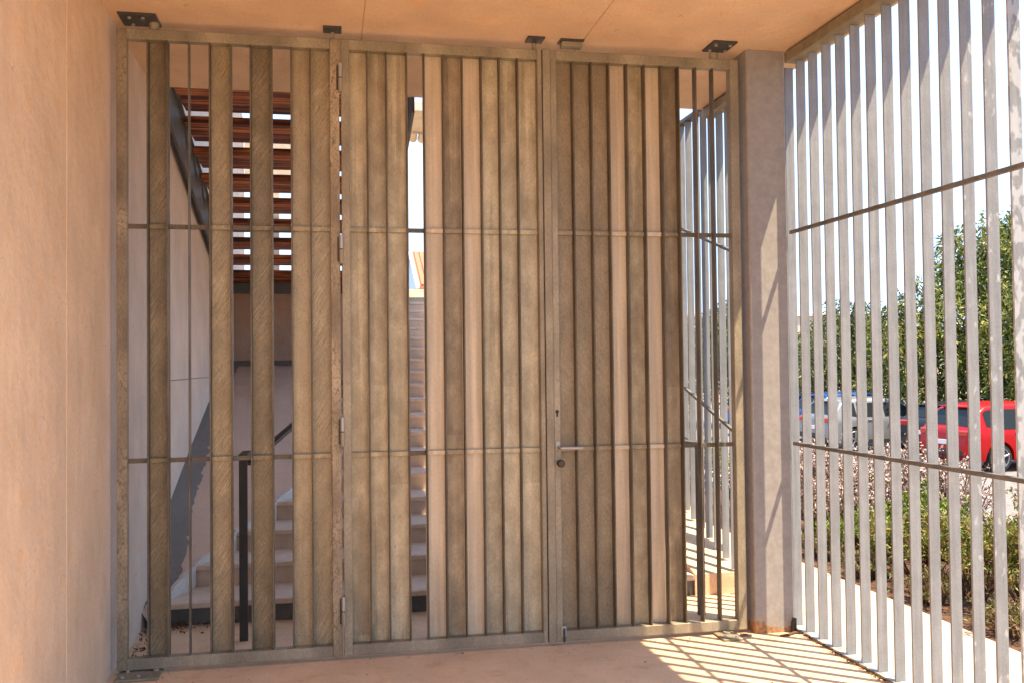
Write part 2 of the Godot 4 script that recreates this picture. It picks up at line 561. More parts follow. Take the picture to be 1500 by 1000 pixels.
# ---------------------------------------------------------------- gate
func gate_leaf(spec: Dictionary) -> Node3D:
	var x0: float = spec.x0
	var x1: float = spec.x1
	var t := thing("gate_leaf", Vector3((x0 + x1) * 0.5, 0.0, GZ - 0.03), spec.label, "gate", "leaves of the galvanised gate")
	var zb := GZ - 0.06
	var y0 := 0.022
	var y1 := 3.52
	bx(t, "stile", spec.mat_l, x0, spec.l, y0, y1, zb, GZ, 0.003, 1)
	bx(t, "stile", spec.mat_r, spec.r, x1, y0, y1, zb, GZ, 0.003, 2)
	bx(t, "top_rail", M.frame, spec.l, spec.r, y1 - 0.058, y1, zb, GZ - 0.001, 0.003, 3)
	bx(t, "bottom_rail", M.frame, spec.l, spec.r, y0, y0 + 0.06, zb, GZ - 0.001, 0.003, 4)
	var ylo := y0 + 0.06
	var yhi := y1 - 0.058
	var edges := []   # inner faces of the bays
	edges.append([spec.l, spec.l])
	var i := 0
	for f in spec.fins:
		var a: float = f if spec.left_edge else f - 0.008
		# bars are hand-welded: a hair out of true
		var lean := rng.randf_range(-0.0025, 0.0025)
		var o := bx(t, "bar", M.bar, a, a + 0.008, ylo, yhi, GZ - 0.058, GZ - 0.002, 0.0012, i % 5)
		o.rotation.z = lean / (yhi - ylo)
		edges.append([a, a + 0.008])
		i += 1
	edges.append([spec.r, spec.r])
	for yc in [1.147, 2.434]:
		for k in range(edges.size() - 1):
			bx(t, "crossbar", M.sheets[spec.bays[k]] if spec.bays[k] >= 0 else M.bar, edges[k][1], edges[k + 1][0], yc - 0.0125, yc + 0.0125, GZ - 0.056, GZ - 0.042, 0.001, k % 4)
	for k in range(spec.bays.size()):
		var s: int = spec.bays[k]
		if s < 0:
			continue
		var o2 := bx(t, "infill_sheet", M.sheets[s], edges[k][0] - 0.002, edges[k + 1][1] + 0.002, ylo - 0.012, yhi + 0.012, GZ - 0.0675, GZ - 0.0645, 0.0, k + int(x0 * 7.0) + 20)
		o2.rotation.y = rng.randf_range(-0.012, 0.012)
	return t

func hinge(parent: Node3D, x: float, y: float) -> void:
	var h := Node3D.new()
	h.name = "hinge"
	parent.add_child(h, true)
	h.position = Vector3(x, y, GZ + 0.008) - parent.position
	put(h, "barrel", tube([Vector3(0, 0.003, 0), Vector3(0, 0.082, 0)], [0.0115, 0.0115], 12), M.zinc)
	put(h, "barrel", tube([Vector3(0, -0.082, 0), Vector3(0, -0.003, 0)], [0.0115, 0.0115], 12), M.frame)
	put(h, "pin", tube([Vector3(0, -0.004, 0), Vector3(0, 0.004, 0)], [0.0085, 0.0085], 10), M.black)
	put(h, "hinge_plate", box_mesh(Vector3(0.014, 0.14, 0.006), 0.001, 3), M.brown_steel, Vector3(-0.014, 0, -0.004))

func bolt(parent: Node3D, at: Vector3, up: float, r := 0.011) -> void:
	put(parent, "bolt", tube([at, at + Vector3(0, up, 0)], [r, r * 0.9], 6), M.zinc)

func pivot_plate(called: String, label: String, x0: float, x1: float, z0: float, z1: float, y: float, dirn: float, piv: Vector2, pr: float, plen: float, boltpts: Array) -> Node3D:
	var t := thing(called, Vector3((x0 + x1) * 0.5, y, (z0 + z1) * 0.5), label, "bracket", "pivot plates of the gate")
	bx(t, "plate", M.dark_steel if dirn < 0 else M.frame, x0, x1, y, y + dirn * 0.012, z0, z1, 0.002, int(x0 * 3.0) + 9)
	var c := t.position
	var p := Vector3(piv.x, y + dirn * 0.013, piv.y) - c
	put(t, "pivot", tube([p, p + Vector3(0, dirn * plen, 0)], [pr, pr], 14), M.frame)
	for q in boltpts:
		bolt(t, Vector3(q[0], y + dirn * 0.0125, q[1]) - c, dirn * 0.010)
	return t

func build_gate() -> void:
	var left := gate_leaf({"x0": -1.127, "l": -1.0747, "x1": 0.0736, "r": 0.0196, "left_edge": true,
		"fins": [-0.9709, -0.8676, -0.7536, -0.6425, -0.5299, -0.4226, -0.3081, -0.1995, -0.0926],
		"bays": [-1, 0, -1, -1, 1, -1, 0, -1, 5, 1], "mat_l": M.frame_spot, "mat_r": M.frame_spot,
		"label": "galvanised barred gate leaf beside the plaster wall, half its bays open to the stairs"})
	var mid := gate_leaf({"x0": 0.0827, "l": 0.130, "x1": 1.2600, "r": 1.2324, "left_edge": false,
		"fins": [0.2375, 0.3457, 0.4626, 0.5639, 0.6754, 0.7869, 0.8994, 1.0086, 1.1186],
		"bays": [3, 3, 2, -1, 7, 6, 7, 8, 8, 8], "mat_l": M.frame, "mat_r": M.frame,
		"label": "middle galvanised gate leaf, mostly filled with stained metal sheets"})
	var right := gate_leaf({"x0": 1.3101, "l": 1.3487, "x1": 2.5084, "r": 2.4524, "left_edge": false,
		"fins": [1.4567, 1.5714, 1.6814, 1.7923, 1.9039, 2.0155, 2.1236, 2.2351, 2.3456],
		"bays": [4, 4, 4, 7, 3, 7, 6, -1, -1, -1], "mat_l": M.frame, "mat_r": M.frame,
		"label": "galvanised gate leaf with lever handle and keyhole, beside the grey column"})
	for yy in [3.295, 2.315, 1.283, 0.275]:
		hinge(mid, 0.079, yy)
	# cover strip that laps over the meeting stile of the middle leaf
	bx(right, "cover_strip", M.frame, 1.2646, 1.3095, 0.018, 3.526, GZ - 0.055, GZ + 0.006, 0.002, 6)
	var c := right.position
	# lock: keyhole, lever, knob
	var hole := put(right, "keyhole", tube([Vector3(1.329, 1.372, GZ - 0.004) - c, Vector3(1.329, 1.372, GZ + 0.0015) - c], [0.0105, 0.0105], 14), M.black)
	put(hole, "keyway", box_mesh(Vector3(0.011, 0.026, 0.0055), 0.001, 0), M.black, Vector3(1.329, 1.355, GZ - 0.0013) - c)
	var hd := put(right, "handle", tube([Vector3(1.331, 1.160, GZ - 0.005) - c, Vector3(1.331, 1.160, GZ + 0.035) - c, Vector3(1.345, 1.160, GZ + 0.046) - c, Vector3(1.47, 1.157, GZ + 0.046) - c], [0.010, 0.010, 0.0105, 0.0095], 12), M.zinc)
	put(hd, "handle_plate", box_mesh(Vector3(0.028, 0.05, 0.007), 0.002, 1), M.zinc, Vector3(1.331, 1.172, GZ + 0.003) - c)
	put(right, "knob", tube([Vector3(1.333, 1.071, GZ - 0.005) - c, Vector3(1.336, 1.071, GZ + 0.03) - c, Vector3(1.336, 1.071, GZ + 0.032) - c, Vector3(1.337, 1.071, GZ + 0.062) - c, Vector3(1.337, 1.071, GZ + 0.066) - c], [0.012, 0.012, 0.021, 0.022, 0.017], 16), M.brown_steel)
	# drop bolt at the foot
	var db := put(right, "drop_bolt", box_mesh(Vector3(0.032, 0.06, 0.008), 0.002, 2), M.zinc, Vector3(1.352, 0.082, GZ + 0.006) - c)
	put(db, "bolt_slot", box_mesh(Vector3(0.014, 0.028, 0.004), 0.001, 2), M.black, Vector3(0.001, -0.005, 0.0045))
	put(db, "bolt_rod", tube([Vector3(0.002, -0.06, 0.004), Vector3(0.002, 0.02, 0.004)], [0.007, 0.007], 8), M.dark_steel)
	# plates on the slab and on the floor
	pivot_plate("ceiling_pivot_plate", "dark bolted steel plate with pivot socket on ceiling above the plaster-wall end of gate", -1.104, -0.905, -5.60, -5.405, CEIL, -1, Vector2(-0.935, -5.535), 0.028, 0.042, [[-1.05, -5.45], [-0.98, -5.45], [-1.05, -5.56]])
	pivot_plate("ceiling_pivot_plate", "small steel plate with thin rod on ceiling above the hinged joint of gate", -0.015, 0.088, -5.545, -5.445, CEIL, -1, Vector2(0.038, -5.53), 0.011, 0.054, [])
	pivot_plate("ceiling_pivot_plate", "small steel plate with short rod on ceiling just left of the cover strip", 1.165, 1.267, -5.53, -5.43, CEIL, -1, Vector2(1.222, -5.53), 0.013, 0.054, [])
	pivot_plate("ceiling_pivot_plate", "square bolted steel plate with pivot socket on ceiling nearest the grey column", 2.278, 2.430, -5.515, -5.327, CEIL, -1, Vector2(2.36, -5.53), 0.026, 0.054, [[2.31, -5.37], [2.40, -5.37], [2.31, -5.47], [2.41, -5.47]])
	var st := thing("ceiling_stop_block", Vector3(1.44, CEIL, -5.50), "low steel stop block on ceiling right of the gate's cover strip", "bracket")
	bx(st, "plate", M.dark_steel, 1.365, 1.51, CEIL - 0.008, CEIL, -5.53, -5.44, 0.001, 2)
	bx(st, "stop", M.frame, 1.378, 1.505, CEIL - 0.036, CEIL - 0.008, -5.53, -5.465, 0.002, 3)
	pivot_plate("floor_pivot_plate", "dark bolted floor plate under gate by the plaster wall", -1.115, -0.893, -5.56, -5.37, 0.002, 1, Vector2(-0.925, -5.50), 0.016, 0.010, [[-1.08, -5.40], [-1.0, -5.41], [-1.07, -5.50]])
	var fp := pivot_plate("floor_pivot_plate", "pale sunlit floor plate under gate by the grey column", 2.29, 2.412, -5.52, -5.35, 0.002, 1, Vector2(2.36, -5.47), 0.022, 0.010, [[2.315, -5.39], [2.385, -5.38]])
	put(fp, "lever", tube([Vector3(0.06, 0.02, 0.04), Vector3(0.09, 0.022, 0.055), Vector3(0.125, 0.018, 0.06)], [0.010, 0.009, 0.008], 8), M.dark_steel)

# ---------------------------------------------------------------- fences
func build_fences() -> void:
	var f := thing("slat_fence", Vector3(FX, 0, -3.0), "pale galvanised slat fence along the open side, in front of the grey column", "fence")
	bx(f, "bottom_plate", M.slats[3], FX - 0.012, FX + 0.062, 0.004, 0.016, -5.54, 0.9, 0.002, 5)
	bx(f, "header", M.frame, FX - 0.035, FX + 0.07, CEIL - 0.075, CEIL - 0.012, -5.46, 0.9, 0.003, 6)
	var k := 0
	while true:
		var z := -5.525 + 0.1535 * k
		if z > 0.8:
			break
		var mi: int = [0, 0, 0, 1, 0, 0, 1, 0, 0, 1, 1, 2, 2, 3, 2, 3][mini(k, 15)] if k < 16 else k % 4
		var o := bx(f, "slat", M.slats[mi], FX, FX + 0.058, 0.017, CEIL - 0.08, z - 0.011, z, 0.0012, k % 6)
		o.rotation.y = rng.randf_range(-0.03, 0.03)
		o.rotation.x = rng.randf_range(-0.0012, 0.0012)
		k += 1
	for y in [1.149, 2.447]:
		bx(f, "rail", M.rail, FX - 0.024, FX - 0.001, y - 0.0105, y + 0.0105, -5.456, 0.9, 0.0015, 4)
	# the second fence climbs with the stairs
	var g := thing("slat_fence", Vector3(FX, 0, -7.5), "pale slat fence with sloping rails climbing beside the stairs behind the gate", "fence")
	var z2 := -5.84
	k = 0
	while z2 > -11.6:
		var yb := 0.016
		if z2 < -6.45:
			yb = 0.155 + 0.308 * (-6.45 - z2) + 0.015
		bx(g, "slat", M.slats[k % 2], FX, FX + 0.054, yb, 3.585 if z2 < -6.9 else CEIL - 0.08, z2 - 0.0095, z2, 0.0012, k % 6).rotation.y = rng.randf_range(-0.03, 0.03)
		z2 -= 0.1535
		k += 1
	bx(g, "top_rail", M.grey_steel, FX - 0.01, FX + 0.064, 3.587, 3.615, -11.6, -6.92, 0.002, 2)
	bx(g, "header", M.frame, FX - 0.035, FX + 0.07, CEIL - 0.075, CEIL - 0.012, -6.80, -5.76, 0.003, 3)
	for y in [1.166, 2.44]:
		var len := 5.2
		var sl := 0.306
		var o2 := put(g, "rail", box_mesh(Vector3(0.023, 0.021, len), 0.0015, 2), M.rail)
		var zc := -6.35 - len * 0.5 * cos(atan(sl))
		o2.position = Vector3(FX - 0.0125, y + sl * (-6.35 - zc), zc) - g.position
		o2.rotation.x = atan(sl)
	# column
	var col := thing("steel_column", Vector3(2.67, 0, -5.585), "grey painted steel column rusting at its foot between gate and fence", "column")
	var st := SurfaceTool.new()
	st.begin(Mesh.PRIMITIVE_TRIANGLES)
	var hx := 0.128
	var hz := 0.125
	var cr := 0.008
	var ring := [Vector2(-hx + cr, hz), Vector2(hx - cr, hz), Vector2(hx, hz - cr), Vector2(hx, -hz + cr), Vector2(hx - cr, -hz), Vector2(-hx + cr, -hz), Vector2(-hx, -hz + cr), Vector2(-hx, hz - cr)]
	var run := 0.0
	for i in ring.size():
		var a: Vector2 = ring[i]
		var b: Vector2 = ring[(i + 1) % ring.size()]
		var d := (b - a).normalized()
		var n := Vector3(-d.y, 0, d.x)
		if n.dot(Vector3(a.x + b.x, 0, a.y + b.y)) < 0.0:
			n = -n
		var u0 := run
		run += a.distance_to(b)
		quad(st, [Vector3(a.x, 0, a.y), Vector3(b.x, 0, b.y), Vector3(b.x, CEIL - 0.001, b.y), Vector3(a.x, CEIL - 0.001, a.y)], n, [Vector2(u0, 1), Vector2(run, 1), Vector2(run, 0), Vector2(u0, 0)])
	st.generate_tangents()
	put(col, "shaft", st.commit(), M.column)
	put(col, "drain_stub", tube([Vector3(0.118, 0.0, 0.136), Vector3(0.118, 0.06, 0.136), Vector3(0.12, 0.085, 0.142)], [0.017, 0.017, 0.012], 10), M.trim)
	# post behind the gap between gate and column
	var po := thing("hinge_post", Vector3(2.625, 0, -5.77), "narrow brown steel post in the dark gap between gate and grey column", "post")
	bx(po, "lower_post", M.brown_steel, 2.595, 2.655, 0, 1.80, -5.80, -5.74, 0.002, 1)
	bx(po, "upper_post", M.brown_steel, 2.60, 2.65, 1.84, 2.88, -5.795, -5.745, 0.002, 2)
	bx(po, "collar", M.frame, 2.59, 2.66, 1.80, 1.84, -5.805, -5.73, 0.002, 3)
	bx(po, "upper_bracket", M.brown_steel, 2.595, 2.655, 2.88, CEIL, -5.80, -5.74, 0.002, 3)
	var hook := thing("rusty_strap", Vector3(2.72, 0, -5.40), "bent rusty iron strap lying on the floor at the foot of the column", "strap")
	put(hook, "strap", tube([Vector3(-0.06, 0.008, 0.03), Vector3(0.0, 0.008, 0.02), Vector3(0.05, 0.010, -0.01), Vector3(0.09, 0.008, -0.015)], [0.007, 0.008, 0.008, 0.006], 7), M.rust)
	# rust and grit along the bottom plate
	var L := Leaves.new()
	for i in 900:
		var z3 := rng.randf_range(-5.5, -3.2)
		var x3 := FX - 0.03 + rng.randfn(0, 0.008)
		var cc := rng.randf_range(0.5, 1.2)
		L.leaf(Vector3(x3, 0.004 + rng.randf() * 0.006, z3), Vector3(rng.randf_range(-0.5, 0.5), 0.15, rng.randf_range(-1, 1)).normalized(), rdir(), rng.randf_range(0.006, 0.03), rng.randf_range(0.004, 0.012), Color(0.16 * cc, 0.085 * cc, 0.045 * cc))
	tag(put(self, "rust_debris", L.mesh(), M.dry), "rusty grit and crumbs along the foot of the slat fence", "debris", "", "stuff")

# ---------------------------------------------------------------- passage
func build_passage() -> void:
	# floor and slab
	tag(bx(self, "floor", M.floor, -1.45, FX - 0.02, -0.30, 0.0, -18.0, 14.0, 0.0), "peach concrete floor of the passage", "", "", "structure")
	var ce := Node3D.new()
	ce.name = "ceiling"
	add_child(ce)
	tag(ce, "peach rendered concrete slab over the passage", "", "", "structure")
	var xs := [-1.45, 0.205, 1.505, 3.04]
	for i in 3:
		bx(ce, "panel", M.ceiling, xs[i] + 0.0015, xs[i + 1] - 0.0015, CEIL, CEIL + 0.34, -6.83, -2.7, 0.004)
	bx(ce, "joint_backing", M.rear, -1.40, 3.0, CEIL + 0.006, CEIL + 0.30, -6.80, -2.75, 0.0)
	# wall of render panels
	var w := thing("plaster_wall", Vector3(-1.3, 0, -5.0), "long peach plaster wall with vertical joints along the passage", "wall")
	var zs := [0.9, -1.2, -2.9, -4.583, -5.362]
	for i in 4:
		bx(w, "panel", M.wall, -1.45, -1.15, 0.0, CEIL - 0.001, zs[i + 1] + 0.003, zs[i] - 0.003, 0.005)
	bx(w, "joint_strip", M.joint, -1.44, -1.1575, 0.0, CEIL - 0.001, -5.34, 0.85, 0.0)
	bx(w, "reveal", M.wall_pale, -1.44, -1.160, 0.0, CEIL - 0.001, -6.83, -5.345, 0.0)
	bx(w, "lower_panel", M.wall_pale, -1.44, -1.160, 0.0, 1.559, -14.1, -6.833, 0.003)
	bx(w, "upper_panel", M.wall_pale, -1.44, -1.160, 1.563, 5.2, -14.1, -6.833, 0.003)
	bx(w, "cap", M.wall_pale, -1.44, -1.20, CEIL + 0.34, 5.2, -6.83, -2.7, 0.003)
	# roof high over the stairs and gallery
	var r := thing("upper_roof", Vector3(1, 8.0, -9), "roof slab high above the stairs", "roof")
	bx(r, "slab", M.cream, -1.5, 3.35, 8.0, 8.25, -13.0, -2.7, 0.005)
	for zz in [-3.0, -6.6, -12.8]:
		bx(r, "gallery_post", M.grey_steel, 3.10, 3.18, -0.3, 7.995, zz - 0.04, zz + 0.04, 0.003)
	var ev := thing("tiled_eave", Vector3(2.4, 2.5, -27), "peach tiled eave high behind the stair, seen through the narrow gap", "roof")
	bx(ev, "soffit", M.cream, 0.6, 4.4, 7.98, 8.2, -26.0, -23.6, 0.005)
	bx(ev, "pavilion_wall", M.cream, 3.9, 4.3, -1.0, 7.97, -25.9, -23.7, 0.005)
	for i in 14:
		var xx := 0.9 + i * 0.24
		var zt := -26.0 - 0.05 * (i % 2)
		put(ev, "tile", tube([Vector3(xx, 7.99, zt + 0.3) - ev.position, Vector3(xx, 7.90, zt - 0.22) - ev.position], [0.10, 0.115], 12), M.cream)
	var pf := thing("upper_portal", Vector3(-0.7, 2.62, -14.3), "cream beam and slim pillar seen above the wooden stair's landing", "portal")
	bx(pf, "beam", M.cream, -1.16, -0.2, 4.43, 5.195, -14.38, -14.2, 0.004)
	bx(pf, "pillar", M.cream, -0.775, -0.685, 2.62, 4.428, -14.36, -14.27, 0.004)

func build_grit() -> void:
	var L := Leaves.new()
	for i in 220:
		var p := Vector3(rng.randf_range(-1.1, 2.7), 0.003, rng.randf_range(-5.45, -3.6))
		if i < 110:
			p.z = -5.5 + absf(rng.randfn(0, 0.12))
		elif i < 150:
			p.x = -1.14 + absf(rng.randfn(0, 0.05))
		var k := rng.randf_range(0.5, 1.4)
		var sz := rng.randf_range(0.004, 0.013) if i % 20 else rng.randf_range(0.015, 0.03)
		L.leaf(p, Vector3(rng.randf_range(-1, 1), 0.12, rng.randf_range(-1, 1)).normalized(), rdir(), sz, sz * 0.6, Color(0.20 * k, 0.12 * k, 0.07 * k))
	tag(put(self, "floor_grit", L.mesh(), M.dry), "scattered grit and leaf crumbs on the floor before the gate", "debris", "", "stuff")

# ---------------------------------------------------------------- stairs
func diag_x(z: float) -> float:
	return -0.918 - 0.527 * (z + 6.92)

func lerp_curve_desc(c: Array, z: float, k: int) -> float:
	if z >= c[0][0]:
		return c[0][k]
	for i in range(c.size() - 1):
		if z >= c[i + 1][0]:
			var t: float = (z - c[i][0]) / (c[i + 1][0] - c[i][0])
			return lerpf(c[i][k], c[i + 1][k], t)
	return c[-1][k]

func infill_at(zl: Array, zr: Array, z: float, u: float) -> Vector3:
	var yl := lerp_curve_desc(zl, z, 1)
	var xr := lerp_curve_desc(zr, z, 1)
	var yr := lerp_curve_desc(zr, z, 2)
	return Vector3(lerpf(-1.161, xr, u), lerpf(yl, yr, u), z)

func build_stairs() -> void:
	var t := thing("concrete_stair", Vector3(0.8, 0, -6.45), "wide peach concrete stair rising behind the gate, first riser dark steel", "stairs")
	for k in range(1, 19):
		var z := -6.45 - 0.47 * (k - 1)
		var xl := maxf(-1.155, diag_x(z - 0.03)) - 0.05
		if k == 1:
			xl = -1.155
		if k > 5:
			xl = 0.66 if k > 9 else 0.02
		var xb := xl
		bx(t, "riser", M.grey_steel if k == 1 else M.step, xb, 2.548, 0.145 * (k - 1) - 0.03, 0.145 * k - 0.037, z - 0.56, z - 0.018, 0.002, k)
		bx(t, "tread", M.tread, xb, 2.549, 0.145 * k - 0.037, 0.145 * k, z - 0.50, z, 0.006, k)
	# smooth sloping infill between the long wall and the step ends
	var n := thing("sloping_infill", Vector3(-1.1, 0, -6.4), "pink sloping concrete infill left of the steps, ragged dark cement along its edges", "ramp")
	var c0 := n.position
	var zl := [[-6.385, 0.118], [-6.568, 0.150], [-7.38, 0.623], [-8.43, 0.928], [-9.84, 1.306], [-11.4, 1.56], [-12.5, 1.735]]
	var zr := [[-6.385, -1.10, 0.02], [-6.45, -1.075, 0.147], [-6.92, -0.918, 0.295], [-7.39, -0.689, 0.436], [-7.86, -0.423, 0.582], [-8.33, -0.19, 0.73], [-9.0, 0.02, 0.95], [-10.4, 0.02, 1.38], [-12.5, 0.02, 1.735]]
	var fs := SurfaceTool.new()
	fs.begin(Mesh.PRIMITIVE_TRIANGLES)
	fs.set_smooth_group(1)
	var nzs := 60
	for i in nzs:
		for q in 6:
			var ps := []
			for c in [[i, q], [i + 1, q], [i + 1, q + 1], [i, q + 1]]:
				ps.append(infill_at(zl, zr, lerpf(-6.385, -12.5, float(c[0]) / nzs), float(c[1]) / 6.0) - c0)
			for v in [0, 1, 2, 0, 2, 3]:
				fs.add_vertex(ps[v])
	fs.generate_normals()
	put(n, "ramp_face", fs.commit(), M.rear)
	# cement along the wall: ragged free edge
	var cs := SurfaceTool.new()
	cs.begin(Mesh.PRIMITIVE_TRIANGLES)
	var w_prev := 0.19
	var steps := 150
	for i in steps:
		var za := lerpf(-6.45, -12.46, float(i) / steps)
		var zb := lerpf(-6.45, -12.46, float(i + 1) / steps)
		var w := lerpf(0.19, 0.09, float(i) / steps) + rng.randf_range(-0.022, 0.014)
		var ps2 := []
		for e in [[za, 0.0], [zb, 0.0], [zb, w], [za, w_prev]]:
			var xr: float = lerp_curve_desc(zr, e[0], 1)
			var u: float = clampf(e[1] / (xr + 1.161), 0.0, 1.0)
			ps2.append(infill_at(zl, zr, e[0], u) + Vector3(0, 0.005, 0) - c0)
		w_prev = w
		quad(cs, ps2, Vector3.UP, [Vector2.ZERO, Vector2.ZERO, Vector2.ZERO, Vector2.ZERO])
	for i in 40:
		var ua := float(i) / 40.0
		var ub := float(i + 1) / 40.0
		var jag := rng.randf_range(-0.03, 0.03)
		quad(cs, [infill_at(zl, zr, -12.49, ua) + Vector3(0, 0.006, 0) - c0, infill_at(zl, zr, -12.49, ub) + Vector3(0, 0.006, 0) - c0, infill_at(zl, zr, -12.10 + jag, ub) + Vector3(0, 0.006, 0) - c0, infill_at(zl, zr, -12.10 + jag, ua) + Vector3(0, 0.006, 0) - c0], Vector3.UP, [Vector2.ZERO, Vector2.ZERO, Vector2.ZERO, Vector2.ZERO])
	cs.generate_normals()
	put(n, "cement_band", cs.commit(), M.cement)
	# white mortar where the treads meet the slope
	for k in range(1, 6):
		var a := Vector3(lerp_curve_desc(zr, -6.45 - 0.47 * (k - 1), 1), 0.145 * k, -6.45 - 0.47 * (k - 1))
		var b := Vector3(lerp_curve_desc(zr, -6.45 - 0.47 * k, 1), 0.145 * k, -6.45 - 0.47 * k)
		var e1 := (b - a).normalized()
		var e3 := e1.cross(Vector3.UP).normalized()
		if e3.x < 0:
			e3 = -e3
		var ln := a.distance_to(b)
		var fp := PackedVector2Array([Vector2(-0.01, -0.02)])
		for q in 7:
			var u2 := q / 6.0
			fp.append(Vector2(u2 * ln, lerpf(0.012, 0.150, u2) + rng.randf_range(-0.006, 0.010)))
		fp.append(Vector2(ln, -0.02))
		put(n, "mortar_fillet", prism_mesh(fp, -0.012, 0.018, e1, Vector3.UP, e3), M.mortar, a - c0)
	# kerb ramp under the climbing fence
	var kr := thing("sloping_kerb", Vector3(2.55, 0, -6.45), "sunlit sloping concrete kerb under the climbing slat fence", "kerb")
	var kp := PackedVector2Array([Vector2(0, 0), Vector2(0, 0.150), Vector2(8.0, 0.150 + 0.308 * 8.0), Vector2(8.0, 0)])
	put(kr, "kerb_block", prism_mesh(kp, 0.0, 0.38, Vector3.FORWARD, Vector3.UP, Vector3.RIGHT), M.floor)
	# upper landing
	var ul := thing("upper_landing", Vector3(1.5, 2.6, -15.5), "upper concrete landing with grey steel edge at the head of the stair", "landing")
	bx(ul, "slab", M.step, 0.0, 2.54, 2.40, 2.61, -17.2, -14.96, 0.003)
	bx(ul, "edge_beam", M.grey_steel, 0.0, 2.54, 2.602, 2.715, -14.985, -14.90, 0.003, 4)
	bx(ul, "parapet", M.cream, -0.5, 4.0, 2.61, 2.93, -16.3, -16.05, 0.004)
	# wooden flight
	var f := thing("wooden_stair", Vector3(-0.2, 0, -9.3), "overhead flight of dark wooden treads on grey steel stringers", "stairs")
	var sl := 0.24
	for j in range(-1, 8):
		var y := 3.6 - 0.12 * j - 0.01
		var z := -7.8 - 0.5 * j + 0.16
		bx(f, "tread", M.woods[(j + 3) % 3], -1.075, 0.60, y - 0.055, y, z - 0.62, z, 0.003, j + 7)
	for sd in [[-1.112, -1.092], [0.605, 0.625]]:
		var xm: float = sd[0]
		var sp := PackedVector2Array()
		for z in [-6.84, -11.45]:
			sp.append(Vector2(-z, 3.6 - sl * (-7.8 - z) - 0.06))
		for z in [-11.45, -6.84]:
			sp.append(Vector2(-z, 3.6 - sl * (-7.8 - z) - 0.36))
		var sg := put(f, "stringer", prism_mesh(sp, 0.0, 0.02, Vector3.FORWARD, Vector3.UP, Vector3.RIGHT), M.grey_steel, Vector3(xm, 0, 0) - f.position)
		var inner := 0.021 if xm < 0 else -0.05
		var fl := put(sg, "flange", box_mesh(Vector3(0.035, 0.012, 4.72), 0.001, 1), M.grey_steel, Vector3(inner + 0.015, 3.6 - sl * 1.345 - 0.063, -9.145))
		fl.rotation.x = -atan(sl)
		for j in range(0, 8):
			var y2 := 3.6 - 0.12 * j - 0.066
			var z2 := -7.8 - 0.5 * j
			var cp := PackedVector2Array([Vector2(-z2 - 0.02, y2), Vector2(-z2 + 0.36, y2), Vector2(-z2 + 0.36, y2 - 0.13), Vector2(-z2 + 0.12, y2 - 0.14)])
			put(sg, "cleat", prism_mesh(cp, 0.0, 0.012, Vector3.FORWARD, Vector3.UP, Vector3.RIGHT), M.grey_steel, Vector3(inner, 0, 0))
	bx(f, "landing_beam", M.grey_steel, -1.155, 0.63, 2.515, 2.635, -11.62, -11.50, 0.003, 5)
	bx(f, "landing_deck", M.woods[0], -1.155, 0.63, 2.64, 2.69, -13.4, -11.48, 0.003, 6)
	var bw := thing("landing_wall", Vector3(-0.55, 0, -12.6), "shaded pink wall under the wooden stair's lower landing", "wall")
	bx(bw, "wall_face", M.rear, -1.158, 0.64, 0.0, 2.63, -12.65, -12.5, 0.004)
	# handrails
	var h := thing("handrail", Vector3(-0.509, 0, -6.03), "dark steel handrail post and rail standing before the first step", "handrail")
	bx(h, "post", M.dark_steel, -0.534, -0.484, 0.0, 1.10, -6.042, -6.018, 0.002, 1)
	bx(h, "post_cap", M.dark_steel, -0.536, -0.482, 1.10, 1.125, -6.30, -6.015, 0.002, 1)
	var hr := put(h, "rail", box_mesh(Vector3(0.05, 0.024, 1.6), 0.002, 2), M.dark_steel)
	var ang := atan(0.308)
	var rd := Vector3(0.527, 0.42, -1.0)
	var rs := Vector3(-0.495, 1.045, -6.26)
	hr.position = rs + rd.normalized() * 0.8 - h.position
	hr.basis = Basis.looking_at(rd, Vector3.UP)
	var h2 := thing("handrail", Vector3(2.397, 0, -5.96), "grey steel handrail post near the grey column, behind the gate", "handrail")
	bx(h2, "post", M.grey_steel, 2.372, 2.422, 0.0, 1.10, -5.972, -5.948, 0.002, 1)
	bx(h2, "post_cap", M.grey_steel, 2.370, 2.424, 1.10, 1.125, -6.22, -5.945, 0.002, 1)
	var hr2 := put(h2, "rail", box_mesh(Vector3(0.05, 0.024, 4.6), 0.002, 2), M.grey_steel)
	hr2.position = Vector3(2.397, 1.113 + 2.3 * sin(ang), -6.20 - 2.3 * cos(ang)) - h2.position
	hr2.rotation.x = ang
	# dead leaves in the corner
	var L := Leaves.new()
	for i in 260:
		var u := rng.randf()
		var p := Vector3(-1.13 + absf(rng.randfn(0, 0.22)), 0.003, -6.46 + absf(rng.randfn(0, 0.10)))
		if i > 180:
			p = Vector3(-1.12 + absf(rng.randfn(0, 0.05)), 0.003, rng.randf_range(-6.45, -5.7))
		if p.z > -5.62:
			continue
		var cc := rng.randf_range(0.5, 1.3)
		L.leaf(p + Vector3(0, rng.randf() * 0.02, 0), Vector3(rng.randf_range(-1, 1), rng.randf_range(0, 0.5), rng.randf_range(-1, 1)).normalized(), rdir(), rng.randf_range(0.015, 0.05), rng.randf_range(0.008, 0.022), Color(0.10 * cc, 0.05 * cc, 0.03 * cc).lerp(Color(0.2, 0.13, 0.08), u * 0.4))
	tag(put(self, "dead_leaves", L.mesh(), M.dry), "brown dead leaves swept into the corner before the first step", "leaves", "", "stuff")

